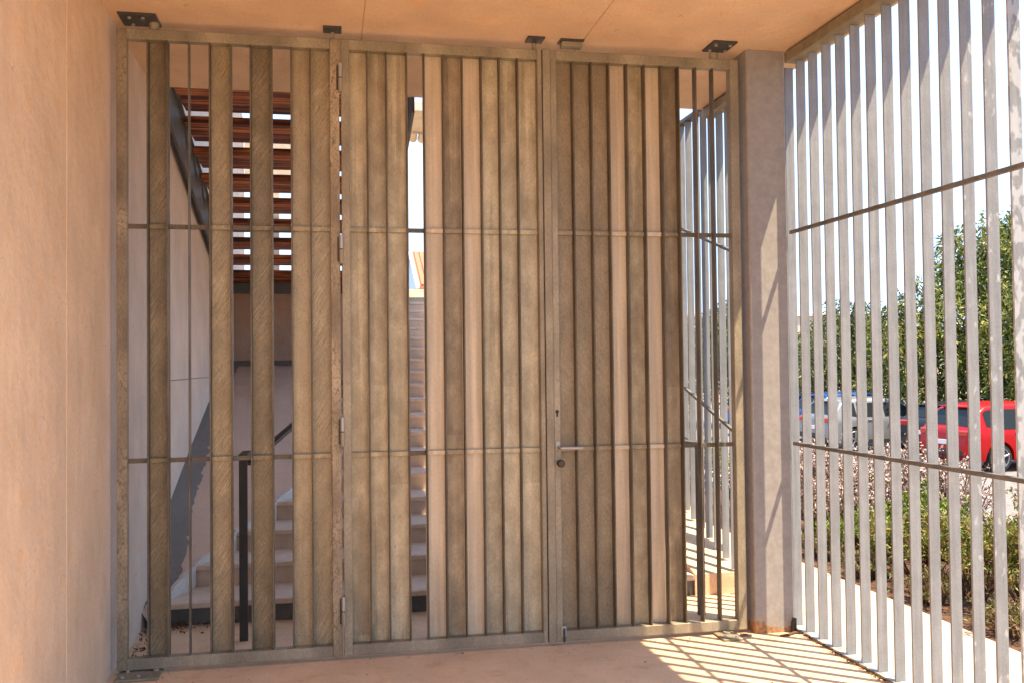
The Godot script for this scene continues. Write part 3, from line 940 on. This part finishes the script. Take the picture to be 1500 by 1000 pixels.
# ---------------------------------------------------------------- outdoors
func build_ground() -> void:
	var p := tag(bx(self, "pavement", M.path, FX - 0.02, 3.85, -0.25, -0.006, -18.0, 14.0, 0.01), "pale sunlit concrete path outside the fence", "", "", "structure") as Node3D
	p.name = "path"
	var st := SurfaceTool.new()
	st.begin(Mesh.PRIMITIVE_TRIANGLES)
	# sloping planting bed with an uneven surface
	var nx := 14
	var nzz := 50
	var fn := FastNoiseLite.new()
	fn.seed = 5
	fn.frequency = 0.9
	for i in nx:
		for j in nzz:
			var ps := []
			for c in [[0, 0], [1, 0], [1, 1], [0, 1]]:
				var u := float(i + c[0]) / nx
				var x := lerpf(3.85, 8.2, u)
				var z := lerpf(3.0, -18.0, float(j + c[1]) / nzz)
				var y := lerpf(-0.02, -0.97, smoothstep(0.15, 1.0, u)) + fn.get_noise_2d(x * 2.0, z * 2.0) * 0.05 * sin(u * PI)
				ps.append(Vector3(x, y, z))
			var n: Vector3 = (ps[1] - ps[0]).cross(ps[2] - ps[0]).normalized()
			quad(st, ps, n if n.y > 0 else -n, [Vector2.ZERO, Vector2.ZERO, Vector2.ZERO, Vector2.ZERO])
	st.generate_tangents()
	tag(put(self, "planting_bed", st.commit(), M.soil), "brown soil of the planting bed beside the path", "", "", "structure")
	tag(bx(self, "road", M.asphalt, 8.15, 40.0, -1.2, -0.95, -60.0, 30.0, 0.0), "dusty asphalt of the car park", "", "", "structure")
	tag(bx(self, "ground", M.ground, -400, 400, -3.0, -1.05, -400, 200, 0.0), "dry open ground reaching to the horizon", "", "", "structure")

func shrub(called: String, label: String, at: Vector3, rx: float, hh: float, count: int, ll: float, lw: float, cols: Array, group: String, stem_col: Material) -> void:
	var t := thing(called, at, label, "shrub", group)
	var st := SurfaceTool.new()
	st.begin(Mesh.PRIMITIVE_TRIANGLES)
	var tips := []
	var nb := 26
	for i in nb:
		var a := TAU * i / nb + rng.randf_range(-0.3, 0.3)
		var rr := sqrt(rng.randf()) * rx
		var tip := Vector3(cos(a) * rr, hh * rng.randf_range(0.55, 1.0) * (1.0 - 0.35 * rr / rx), sin(a) * rr)
		var mid := tip * 0.5 + Vector3(rng.randf_range(-0.06, 0.06), 0.04, rng.randf_range(-0.06, 0.06))
		tube_into(st, [Vector3(cos(a) * 0.05, -0.05, sin(a) * 0.05), mid, tip], [0.009, 0.006, 0.002], 5, false)
		tips.append([mid, tip])
		for q in 3:
			var b := mid.lerp(tip, rng.randf_range(0.0, 0.8))
			var e := b + Vector3(rng.randf_range(-1, 1), rng.randf_range(0.2, 1.0), rng.randf_range(-1, 1)).normalized() * rx * 0.32
			tube_into(st, [b, e], [0.004, 0.0015], 4, false)
			tips.append([b, e])
	put(t, "stems", st.commit(), stem_col)
	var L := Leaves.new()
	for i in count:
		var tp: Array = tips[rng.randi() % tips.size()]
		var u := pow(rng.randf(), 0.7)
		var d := (tp[1] as Vector3) - (tp[0] as Vector3)
		var p: Vector3 = tp[0] + d * u + rdir() * rx * 0.06
		if p.y < 0.02:
			p.y = 0.02 + rng.randf() * 0.05
		var c: Color = cols[rng.randi() % cols.size()]
		c = c * rng.randf_range(0.7, 1.3)
		var dir := (d.normalized() * 0.6 + rdir()).normalized()
		L.leaf(p, dir, dir.cross(rdir()).normalized(), ll * rng.randf_range(0.6, 1.25), lw * rng.randf_range(0.7, 1.2), c)
	var fo := put(t, "foliage", L.mesh(), M.leaf)
	fo.set_meta("kind", "stuff")

func dry_shrub(label: String, at: Vector3, rx: float, hh: float) -> void:
	var t := thing("dry_shrub", at, label, "shrub", "dry pale shrubs of the bed")
	var st := SurfaceTool.new()
	st.begin(Mesh.PRIMITIVE_TRIANGLES)
	var L := Leaves.new()
	for i in 60:
		var a := rng.randf_range(0, TAU)
		var sp := sqrt(rng.randf())
		var tip := Vector3(cos(a) * rx * sp, hh * rng.randf_range(0.65, 1.0) * (1.0 - 0.25 * sp), sin(a) * rx * sp)
		var mid := tip * 0.55 + Vector3(0, 0.05, 0) + rdir() * 0.06
		tube_into(st, [Vector3(cos(a) * 0.06, -0.05, sin(a) * 0.06), mid, tip], [0.009, 0.006, 0.003], 5, false)
		for q in 9:
			var b := mid.lerp(tip, rng.randf_range(-0.4, 0.9))
			var e := b + (rdir() + Vector3(0, 0.5, 0)).normalized() * rng.randf_range(0.08, 0.28)
			tube_into(st, [b, e], [0.004, 0.002], 3, false)
			for s in 14:
				var p := b.lerp(e, rng.randf_range(0.1, 1.1)) + rdir() * 0.012
				var k := rng.randf_range(0.6, 1.25)
				var d := rdir()
				L.leaf(p, d, d.cross(rdir()).normalized(), rng.randf_range(0.016, 0.045), rng.randf_range(0.010, 0.022), Color(0.68 * k, 0.54 * k, 0.49 * k) if rng.randf() < 0.82 else Color(0.20 * k, 0.12 * k, 0.09 * k))
	put(t, "twigs", st.commit(), M.bark)
	var fo := put(t, "seed_heads", L.mesh(), M.dry)
	fo.set_meta("kind", "stuff")

func pepper_tree(called: String, label: String, at: Vector3, blobs: Array, strands: int, leaves: int, sz: float, cols: Array, hang: float) -> void:
	var t := thing(called, at, label, "tree", "trees behind the parked cars")
	var st := SurfaceTool.new()
	st.begin(Mesh.PRIMITIVE_TRIANGLES)
	var fork := Vector3(0.1, 1.9, 0)
	tube_into(st, [Vector3(0, -0.1, 0), Vector3(0.06, 0.8, 0.05), fork], [0.28, 0.21, 0.19], 10)
	for b in blobs:
		var c: Vector3 = b[0]
		var mid := fork.lerp(c, 0.5) + Vector3(0, 0.25, 0)
		tube_into(st, [fork, mid, c], [0.13, 0.09, 0.05], 7)
		for q in 5:
			var e := c + rdir() * (b[1] as float) * 0.75
			tube_into(st, [c.lerp(mid, rng.randf() * 0.5), e], [0.045, 0.012], 5)
	put(t, "trunk", st.commit(), M.bark)
	var L := Leaves.new()
	var total := 0.0
	for b in blobs:
		total += pow(b[1], 2.0)
	for b in blobs:
		var n := int(strands * pow(b[1], 2.0) / total)
		for i in n:
			var d := rdir()
			var r: float = b[1] * (0.45 + 0.6 * pow(rng.randf(), 0.5))
			var p: Vector3 = b[0] + d * r * Vector3(1, 0.85, 1)
			var lean := Vector3(d.x * 0.35 + rng.randf_range(-0.2, 0.2), -hang + rng.randf_range(-0.25, 0.45), d.z * 0.35 + rng.randf_range(-0.2, 0.2)).normalized()
			var base: Color = cols[rng.randi() % cols.size()]
			base = base * rng.randf_range(0.75, 1.25)
			var len := rng.randf_range(0.5, 1.2) * hang + 0.15
			for k in leaves:
				var u := float(k) / leaves
				var q := p + lean * len * u + rdir() * 0.05
				var dd := (lean * 0.8 + rdir() * 0.9).normalized()
				L.leaf(q, dd, dd.cross(rdir()).normalized(), sz * rng.randf_range(0.5, 1.45), sz * rng.randf_range(0.22, 0.42), base * rng.randf_range(0.85, 1.15))
	var cr := put(t, "crown", L.mesh(), M.leaf)
	cr.set_meta("kind", "stuff")

# ---------------------------------------------------------------- cars
func lerp_curve(c: Array, x: float) -> float:
	if x <= c[0][0]:
		return c[0][1]
	for i in range(c.size() - 1):
		if x <= c[i + 1][0]:
			var t: float = (x - c[i][0]) / (c[i + 1][0] - c[i][0])
			return lerpf(c[i][1], c[i + 1][1], t)
	return c[-1][1]

func car_hw(x: float, y: float, L: float, W: float) -> float:
	var p := 1.0
	if x < 0.4:
		p -= 0.13 * pow((0.4 - x) / 0.4, 2.2)
	if x > L - 0.7:
		p -= 0.24 * pow((x - (L - 0.7)) / 0.7, 2.0)
	var v := 1.0
	if y < 0.45:
		v = lerpf(0.95, 1.0, clampf((y - 0.2) / 0.25, 0, 1))
	elif y > 0.9:
		v = 1.0 - 0.02 * clampf((y - 0.9) / 0.06, 0, 1) - 0.26 * clampf((y - 0.95) / 0.6, 0, 1.2)
	return W * 0.5 * p * v

func car(label: String, at: Vector3, heading: float, body: Material, H: float, L := 4.35, W := 1.8) -> Node3D:
	var t := thing("parked_car", at, label, "car", "cars parked in a row")
	t.rotation.y = heading
	var s := H / 1.53
	var top := [[0.0, 0.62], [0.03, 0.80], [0.10, 0.96], [0.16, 1.0], [0.46, 1.38 * s], [0.62, 1.46 * s], [1.2, 1.52 * s], [1.8, H], [2.35, 1.48 * s], [2.6, 1.38 * s], [3.25, 1.03], [3.9, 0.92], [4.22, 0.78], [4.33, 0.62], [4.35, 0.5]]
	var wheels := [0.86, L - 0.86]
	var wr := 0.335
	var xs := []
	var x := 0.0
	while x < L:
		xs.append(x)
		x += 0.045
	xs.append(L)
	var K := 12
	var rings := []
	for xx in xs:
		var T := lerp_curve(top, xx)
		var B := 0.26
		if xx < 0.2:
			B = lerpf(0.40, 0.26, xx / 0.2)
		for wx in wheels:
			var dx: float = xx - wx
			if absf(dx) < wr + 0.05:
				B = maxf(B, wr + sqrt(pow(wr + 0.05, 2) - dx * dx))
		var ring := []
		for j in K + 1:
			var y := lerpf(B, T, float(j) / K)
			ring.append(Vector3(xx, y, car_hw(xx, y, L, W)))
		var hwt := car_hw(xx, T, L, W)
		for q in [0.93, 0.8, 0.5, 0.0]:
			ring.append(Vector3(xx, T + 0.035 * (1.0 - pow(q, 2.0)), hwt * q))
		var full := []
		for p in ring:
			full.append(p)
		for j in range(ring.size() - 2, -1, -1):
			full.append(Vector3(ring[j].x, ring[j].y, -ring[j].z))
		rings.append(full)
	var st := SurfaceTool.new()
	st.begin(Mesh.PRIMITIVE_TRIANGLES)
	st.set_smooth_group(1)
	var m: int = rings[0].size()
	for i in range(rings.size() - 1):
		for j in m:
			var j2 := (j + 1) % m
			var a: Vector3 = rings[i][j]
			var b: Vector3 = rings[i][j2]
			var c: Vector3 = rings[i + 1][j2]
			var d: Vector3 = rings[i + 1][j]
			st.set_smooth_group(1 if j < m - 1 else 2)
			for v in [a, b, c, a, c, d]:
				st.add_vertex(v)
	for e in [0, rings.size() - 1]:
		st.set_smooth_group(3)
		var cen := Vector3(rings[e][0].x, 0.5, 0)
		for j in m:
			var a2: Vector3 = rings[e][j]
			var b2: Vector3 = rings[e][(j + 1) % m]
			for v in ([cen, b2, a2] if e == 0 else [cen, a2, b2]):
				st.add_vertex(v)
	st.generate_normals()
	put(t, "body", st.commit(), body)
	# side windows laid onto the body
	for sd in [1.0, -1.0]:
		for pane in [[0.52, 0.92, 0.30], [0.99, 1.78, 0.0], [1.86, 2.72, 0.0]]:
			var gs := SurfaceTool.new()
			gs.begin(Mesh.PRIMITIVE_TRIANGLES)
			var n := 8
			for i in n:
				for j in 4:
					var ps := []
					for c in [[0, 0], [1, 0], [1, 1], [0, 1]]:
						var px := lerpf(pane[0], pane[1], float(i + c[0]) / n)
						var hi := minf(1.40 * s, lerp_curve(top, px) - 0.085)
						var lo: float = 0.985 + pane[2] * 0.25 * (1.0 - float(i + c[0]) / n)
						var py := lerpf(minf(lo, hi - 0.01), hi, float(j + c[1]) / 4.0)
						ps.append(Vector3(px, py, sd * (car_hw(px, py, L, W) + 0.006)))
					quad(gs, ps, Vector3(0, 0.35, sd).normalized(), [Vector2.ZERO, Vector2.ZERO, Vector2.ZERO, Vector2.ZERO])
			put(t, "window", gs.commit(), M.glass)
		put(t, "door_handle", box_mesh(Vector3(0.16, 0.03, 0.03), 0.008, 0), body, Vector3(1.35, 0.90, sd * (W * 0.5 + 0.008)))
		put(t, "tail_light", box_mesh(Vector3(0.16, 0.15, 0.32), 0.03, 0), M.lamp_red, Vector3(0.10, 0.90, sd * (W * 0.5 - 0.235)))
		put(t, "sill_trim", box_mesh(Vector3(1.75, 0.09, 0.03), 0.008, 0), M.trim, Vector3(L * 0.5, 0.30, sd * (W * 0.5 - 0.03)))
		var mir := put(t, "mirror", box_mesh(Vector3(0.12, 0.13, 0.18), 0.03, 0), body, Vector3(2.78, 1.0, sd * (W * 0.5 + 0.07)))
		mir.rotation.y = 0.2
	# rear and front screens on the sloping top strip
	for rg in [[0.19, 0.45, "rear_window"], [2.66, 3.2, "windscreen"]]:
		var gs2 := SurfaceTool.new()
		gs2.begin(Mesh.PRIMITIVE_TRIANGLES)
		var n2 := Vector3(-0.8, 0.6, 0) if rg[0] < 1.0 else Vector3(0.55, 0.83, 0)
		for j in 8:
			var ps2 := []
			for c in [[0, 0], [1, 0], [1, 1], [0, 1]]:
				var px2: float = rg[c[0]]
				var q2 := lerpf(-0.88, 0.88, float(j + c[1]) / 8.0)
				var T2 := lerp_curve(top, px2)
				ps2.append(Vector3(px2, T2 + 0.035 * (1.0 - q2 * q2), car_hw(px2, T2, L, W) * q2) + n2 * 0.008)
			quad(gs2, ps2, n2, [Vector2.ZERO, Vector2.ZERO, Vector2.ZERO, Vector2.ZERO])
		put(t, rg[2], gs2.commit(), M.glass)
	put(t, "bumper_trim", box_mesh(Vector3(0.10, 0.16, W * 0.74), 0.03, 0), M.trim, Vector3(0.03, 0.44, 0))
	put(t, "number_plate", box_mesh(Vector3(0.02, 0.11, 0.50), 0.004, 0), M.plate, Vector3(-0.012, 0.68, 0))
	put(t, "spoiler", box_mesh(Vector3(0.20, 0.03, W * 0.62), 0.01, 0), body, Vector3(0.50, 1.445 * s, 0))
	for wx in wheels:
		for sd in [1.0, -1.0]:
			var w := Node3D.new()
			w.name = "wheel"
			t.add_child(w, true)
			w.position = Vector3(wx, wr, sd * (W * 0.5 - 0.12))
			put(w, "tyre", tube([Vector3(0, 0, -0.10), Vector3(0, 0, -0.08), Vector3(0, 0, 0.08), Vector3(0, 0, 0.10)], [wr * 0.9, wr, wr, wr * 0.9], 28), M.tyre)
			var rs := SurfaceTool.new()
			rs.begin(Mesh.PRIMITIVE_TRIANGLES)
			tube_into(rs, [Vector3(0, 0, sd * 0.098), Vector3(0, 0, sd * 0.108)], [0.05, 0.045], 12)
			for k in 5:
				var a3 := TAU * k / 5.0 + 0.3
				var dv := Vector3(cos(a3), sin(a3), 0)
				tube_into(rs, [dv * 0.03 + Vector3(0, 0, sd * 0.104), dv * 0.235 + Vector3(0, 0, sd * 0.100)], [0.028, 0.034], 6)
			var ro := []
			var rr := []
			for k in 25:
				var a4 := TAU * k / 24.0
				ro.append(Vector3(cos(a4) * 0.235, sin(a4) * 0.235, sd * 0.098))
				rr.append(0.014)
			tube_into(rs, ro, rr, 6, false)
			put(w, "rim", rs.commit(), M.rim)
	return t

func build_outdoors() -> void:
	build_ground()
	# cars
	var hd := deg_to_rad(4.0)
	car("red hatchback parked beyond the shrubs at right, rear wheel and dark glass showing", Vector3(14.3, -0.95, -20.37), hd, paint(0.36, 0.004, 0.005), 1.58)
	car("silver estate car parked behind the dry shrubs, left of the red one", Vector3(14.05, -0.95, -26.1), hd, paint(0.24, 0.245, 0.255, 0.3), 1.52)
	car("black car parked between the silver and red ones", Vector3(15.6, -0.95, -23.25), hd, paint(0.02, 0.021, 0.023), 1.47)
	car("blue car farthest left of the parked row, seen between gate and fence slats", Vector3(14.2, -0.95, -31.8), hd, paint(0.03, 0.13, 0.42), 1.50)
	car("dark blue car parked next beyond the silver one", Vector3(15.2, -0.95, -28.95), hd, paint(0.02, 0.07, 0.22), 1.58)
	# shrubs in the bed
	var green := [Color(0.134, 0.183, 0.027), Color(0.183, 0.232, 0.037), Color(0.256, 0.281, 0.049), Color(0.085, 0.122, 0.020), Color(0.268, 0.220, 0.049), Color(0.244, 0.110, 0.043)]
	var fresh := [Color(0.146, 0.220, 0.030), Color(0.207, 0.275, 0.041), Color(0.293, 0.336, 0.061), Color(0.098, 0.159, 0.024)]
	var brown := [Color(0.16, 0.09, 0.05), Color(0.24, 0.14, 0.08), Color(0.12, 0.15, 0.03), Color(0.17, 0.20, 0.04)]
	var gr := "green shrubs of the planting bed"
	shrub("green_shrub", "yellow-green shrub nearest the frame edge in the bed", Vector3(4.50, -0.03, -5.50), 0.54, 0.78, 5200, 0.042, 0.013, green, gr, M.bark)
	shrub("green_shrub", "reddish-tinged green shrub below the red car", Vector3(4.48, -0.03, -6.05), 0.52, 0.74, 5200, 0.040, 0.013, green, gr, M.bark)
	shrub("green_shrub", "olive green shrub left of the reddish-tinged one", Vector3(4.46, -0.03, -6.65), 0.48, 0.66, 4800, 0.040, 0.013, green, gr, M.bark)
	shrub("green_shrub", "glossy green shrub in front of the dry pale shrubs", Vector3(4.98, -0.08, -7.35), 0.46, 0.78, 3600, 0.042, 0.018, fresh, gr, M.bark)
	shrub("green_shrub", "bright green low shrub among the dry stems, nearest the grey column", Vector3(4.36, -0.03, -7.40), 0.34, 0.46, 2600, 0.06, 0.009, fresh, gr, M.bark)
	shrub("green_shrub", "glossy green shrub set back behind the low bright one", Vector3(5.15, -0.10, -8.00), 0.42, 0.84, 3200, 0.042, 0.02, fresh, gr, M.bark)
	shrub("green_shrub", "loose green shrub below the red car's wheel", Vector3(5.10, -0.10, -6.45), 0.52, 0.66, 4200, 0.042, 0.014, green, gr, M.bark)
	shrub("green_shrub", "green shrub glimpsed past the column through the climbing fence", Vector3(4.6, -0.05, -10.2), 0.55, 0.95, 3000, 0.045, 0.016, fresh, gr, M.bark)
	shrub("green_shrub", "farther green shrub glimpsed through the climbing fence behind the gate", Vector3(4.7, -0.05, -11.8), 0.6, 1.05, 3000, 0.045, 0.016, green, gr, M.bark)
	var bl := ["brown withered undergrowth at the frame-edge end of the path", "brown withered undergrowth under the reddish-tinged shrub", "brown withered undergrowth under the olive shrub", "brown withered undergrowth before the low bright shrub", "brown withered undergrowth nearest the grey column"]
	for i in 5:
		shrub("withered_shrub", bl[i], Vector3(4.08, -0.02, -5.15 - 0.80 * i), 0.30, 0.20, 1500, 0.036, 0.010, brown, "withered undergrowth along the path", M.bark)
	dry_shrub("dry pale pink shrub with twigs crossing the red car's tail", Vector3(5.6, -0.25, -7.95), 0.50, 1.22)
	dry_shrub("dry pale pink shrub in the middle of the dry clump", Vector3(5.6, -0.26, -8.85), 0.62, 1.30)
	dry_shrub("dry pale pink shrub of the clump farthest from the path", Vector3(5.4, -0.20, -9.9), 0.66, 1.15)
	dry_shrub("dry pale pink shrub right of the column, close to the path", Vector3(4.70, -0.06, -8.55), 0.50, 1.00)
	dry_shrub("low dry pale shrub just behind the bright green one", Vector3(4.78, -0.06, -7.95), 0.42, 0.84)
	dry_shrub("dry pale pink shrub half hidden by the grey column", Vector3(4.50, -0.06, -9.3), 0.50, 0.95)
	# trees
	var dk := [Color(0.095, 0.125, 0.017), Color(0.14, 0.17, 0.024), Color(0.21, 0.22, 0.032), Color(0.05, 0.072, 0.012), Color(0.27, 0.235, 0.04)]
	var lt := [Color(0.095, 0.125, 0.03), Color(0.13, 0.16, 0.04), Color(0.17, 0.19, 0.055), Color(0.07, 0.095, 0.025)]
	pepper_tree("pepper_tree", "large drooping pepper tree behind the red car", Vector3(22.3, -0.95, -23.6), [[Vector3(0, 4.4, 0), 2.4], [Vector3(-2.4, 3.9, 0.4), 2.0], [Vector3(2.2, 4.3, 0.3), 2.3], [Vector3(0.4, 5.7, 0.2), 1.9], [Vector3(-1.0, 2.8, 1.2), 1.6], [Vector3(1.8, 2.9, 1.3), 1.8], [Vector3(3.4, 5.6, 0), 1.9], [Vector3(-2.9, 2.6, 0.8), 1.4]], 3600, 12, 0.19, dk, 0.95)
	pepper_tree("pepper_tree", "drooping pepper tree above the black car", Vector3(20.3, -0.95, -26.6), [[Vector3(0, 4.6, 0), 2.0], [Vector3(-1.8, 4.1, 0.3), 1.6], [Vector3(1.5, 5.6, 0.4), 2.0], [Vector3(0.1, 6.2, 0), 1.4], [Vector3(2.8, 6.9, 0), 1.6], [Vector3(-0.8, 2.6, 0.8), 1.5], [Vector3(1.2, 2.5, 0.9), 1.6], [Vector3(-2.4, 2.7, 0.6), 1.5], [Vector3(2.9, 3.0, 0.6), 1.7], [Vector3(-3.1, 3.6, 0.2), 1.0], [Vector3(3.6, 5.0, 0.4), 1.6]], 3800, 12, 0.20, dk, 0.95)
	pepper_tree("broadleaf_tree", "pale green tree behind the silver car", Vector3(18.5, -0.95, -32.0), [[Vector3(0, 3.3, 0), 1.4], [Vector3(-1.5, 2.7, 0.2), 1.3], [Vector3(1.4, 3.0, 0.2), 1.4], [Vector3(-0.4, 2.0, 0.6), 1.2], [Vector3(0.9, 1.9, 0.6), 1.2], [Vector3(0.3, 4.3, 0.2), 0.8]], 1900, 9, 0.19, lt, 0.45)
	pepper_tree("broadleaf_tree", "pale green tree showing just right of the grey column", Vector3(16.6, -0.95, -36.5), [[Vector3(0, 3.2, 0), 1.6], [Vector3(-1.6, 3.4, 0.2), 1.4], [Vector3(1.5, 2.8, 0.2), 1.4], [Vector3(-0.5, 2.0, 0.5), 1.3], [Vector3(1.0, 1.9, 0.5), 1.3], [Vector3(-0.6, 4.4, 0.2), 0.9]], 1800, 9, 0.19, lt, 0.45)
	pepper_tree("broadleaf_tree", "pale green tree glimpsed through the bars left of the grey column", Vector3(14.2, -0.95, -39.5), [[Vector3(0, 3.4, 0), 1.6], [Vector3(-1.6, 2.9, 0.2), 1.4], [Vector3(1.5, 3.2, 0.2), 1.4], [Vector3(0, 2.0, 0.5), 1.4]], 1500, 9, 0.19, lt, 0.45)
	pepper_tree("pepper_tree", "drooping tree standing deepest behind the red car's roof", Vector3(28.0, -0.95, -27.5), [[Vector3(0, 4.2, 0), 2.6], [Vector3(-2.6, 3.8, 0), 2.2], [Vector3(2.6, 4.3, 0), 2.4], [Vector3(0, 2.6, 1), 2.0]], 1700, 11, 0.19, dk, 0.9)
	# low block across the car park
	var b := thing("low_building", Vector3(22, -1, -64), "low flat-roofed cream building beyond the trees", "building")
	bx(b, "wall", M.cream, 10.0, 40.0, -1.05, 4.9, -72.0, -64.0, 0.02)
	bx(b, "roof", M.white, 9.8, 40.2, 4.9, 5.15, -72.2, -63.8, 0.02)
	for i in 9:
		var wx := 12.0 + i * 3.1
		var wd := bx(b, "window", M.white, wx, wx + 1.4, 1.2, 2.9, -64.0, -63.94, 0.005)
		bx(wd, "pane", M.glass, wx + 0.1, wx + 1.3, 1.3, 2.8, -63.94, -63.92, 0.0)
	# house at the head of the stairs
	var h := thing("tiled_house", Vector3(6.5, 0, -41), "house with orange tiled roof seen through the narrow gap in the gate", "house")
	bx(h, "wall", M.white, 3.55, 12.0, -1.05, 4.75, -44.5, -38.2, 0.01)
	var gp := PackedVector2Array([Vector2(38.1, 4.72), Vector2(41.35, 6.35), Vector2(44.6, 4.72)])
	put(h, "gable", prism_mesh(gp, 3.53, 3.75, Vector3.FORWARD, Vector3.UP, Vector3.RIGHT), M.blue_panel, -h.position)
	var r1 := PackedVector2Array([Vector2(37.9, 4.70), Vector2(41.35, 6.45), Vector2(44.8, 4.70), Vector2(44.8, 4.82), Vector2(41.35, 6.58), Vector2(37.9, 4.82)])
	var rf := put(h, "roof", prism_mesh(r1, 3.60, 12.2, Vector3.FORWARD, Vector3.UP, Vector3.RIGHT), M.tile, -h.position)
	put(h, "verge", prism_mesh(r1, 3.45, 3.598, Vector3.FORWARD, Vector3.UP, Vector3.RIGHT), M.white, -h.position)
	for i in 12:
		var tx := 3.72 + i * 0.22
		put(rf, "tile_row", tube([Vector3(tx, 4.84, -37.9), Vector3(tx, 6.56, -41.3)], [0.06, 0.06], 6), M.tile)
	bx(h, "eave", M.cream, 3.4, 12.2, 4.35, 4.70, -38.19, -37.95, 0.01)

# ---------------------------------------------------------------- scene
func _ready() -> void:
	rng.seed = 20240611
	# camera
	var cam := Camera3D.new()
	cam.name = "camera"
	add_child(cam)
	cam.transform = Transform3D(Basis(Vector3(0.98186, -0.0110, 0.1893), Vector3(0.00619, 0.99964, 0.02594), Vector3(-0.18952, -0.0243, 0.98158)).orthonormalized(), Vector3(0, 1.65, 0))
	cam.fov = 39.3
	cam.near = 0.05
	cam.far = 900.0
	cam.current = true
	# sky and exposure
	var sky_mat := ProceduralSkyMaterial.new()
	sky_mat.sky_top_color = Color(0.60, 0.735, 0.92)
	sky_mat.sky_horizon_color = Color(0.70, 0.80, 0.92)
	sky_mat.sky_curve = 0.25
	sky_mat.ground_bottom_color = Color(0.45, 0.40, 0.34)
	sky_mat.ground_horizon_color = Color(0.75, 0.74, 0.72)
	sky_mat.sun_angle_max = 1.0
	var sky := Sky.new()
	sky.sky_material = sky_mat
	var env := Environment.new()
	env.background_mode = Environment.BG_SKY
	env.sky = sky
	env.background_energy_multiplier = 0.62
	env.tonemap_mode = Environment.TONE_MAPPER_LINEAR
	env.tonemap_exposure = 4.3
	env.sdfgi_enabled = true
	env.ssao_enabled = true
	env.ssil_enabled = true
	var we := WorldEnvironment.new()
	we.name = "world_environment"
	we.environment = env
	add_child(we)
	# sun: high, from the right and behind the camera
	var sun := DirectionalLight3D.new()
	sun.name = "sun"
	add_child(sun)
	sun.look_at_from_position(Vector3(0.34, 1.0, 0.292) * 10.0, Vector3.ZERO, Vector3.BACK)
	sun.light_energy = 0.95
	sun.light_color = Color(1.0, 0.92, 0.78)
	sun.light_angular_distance = 0.5
	sun.shadow_enabled = true

	build_materials()
	build_passage()
	build_stairs()
	build_gate()
	build_fences()
	build_grit()
	build_outdoors()
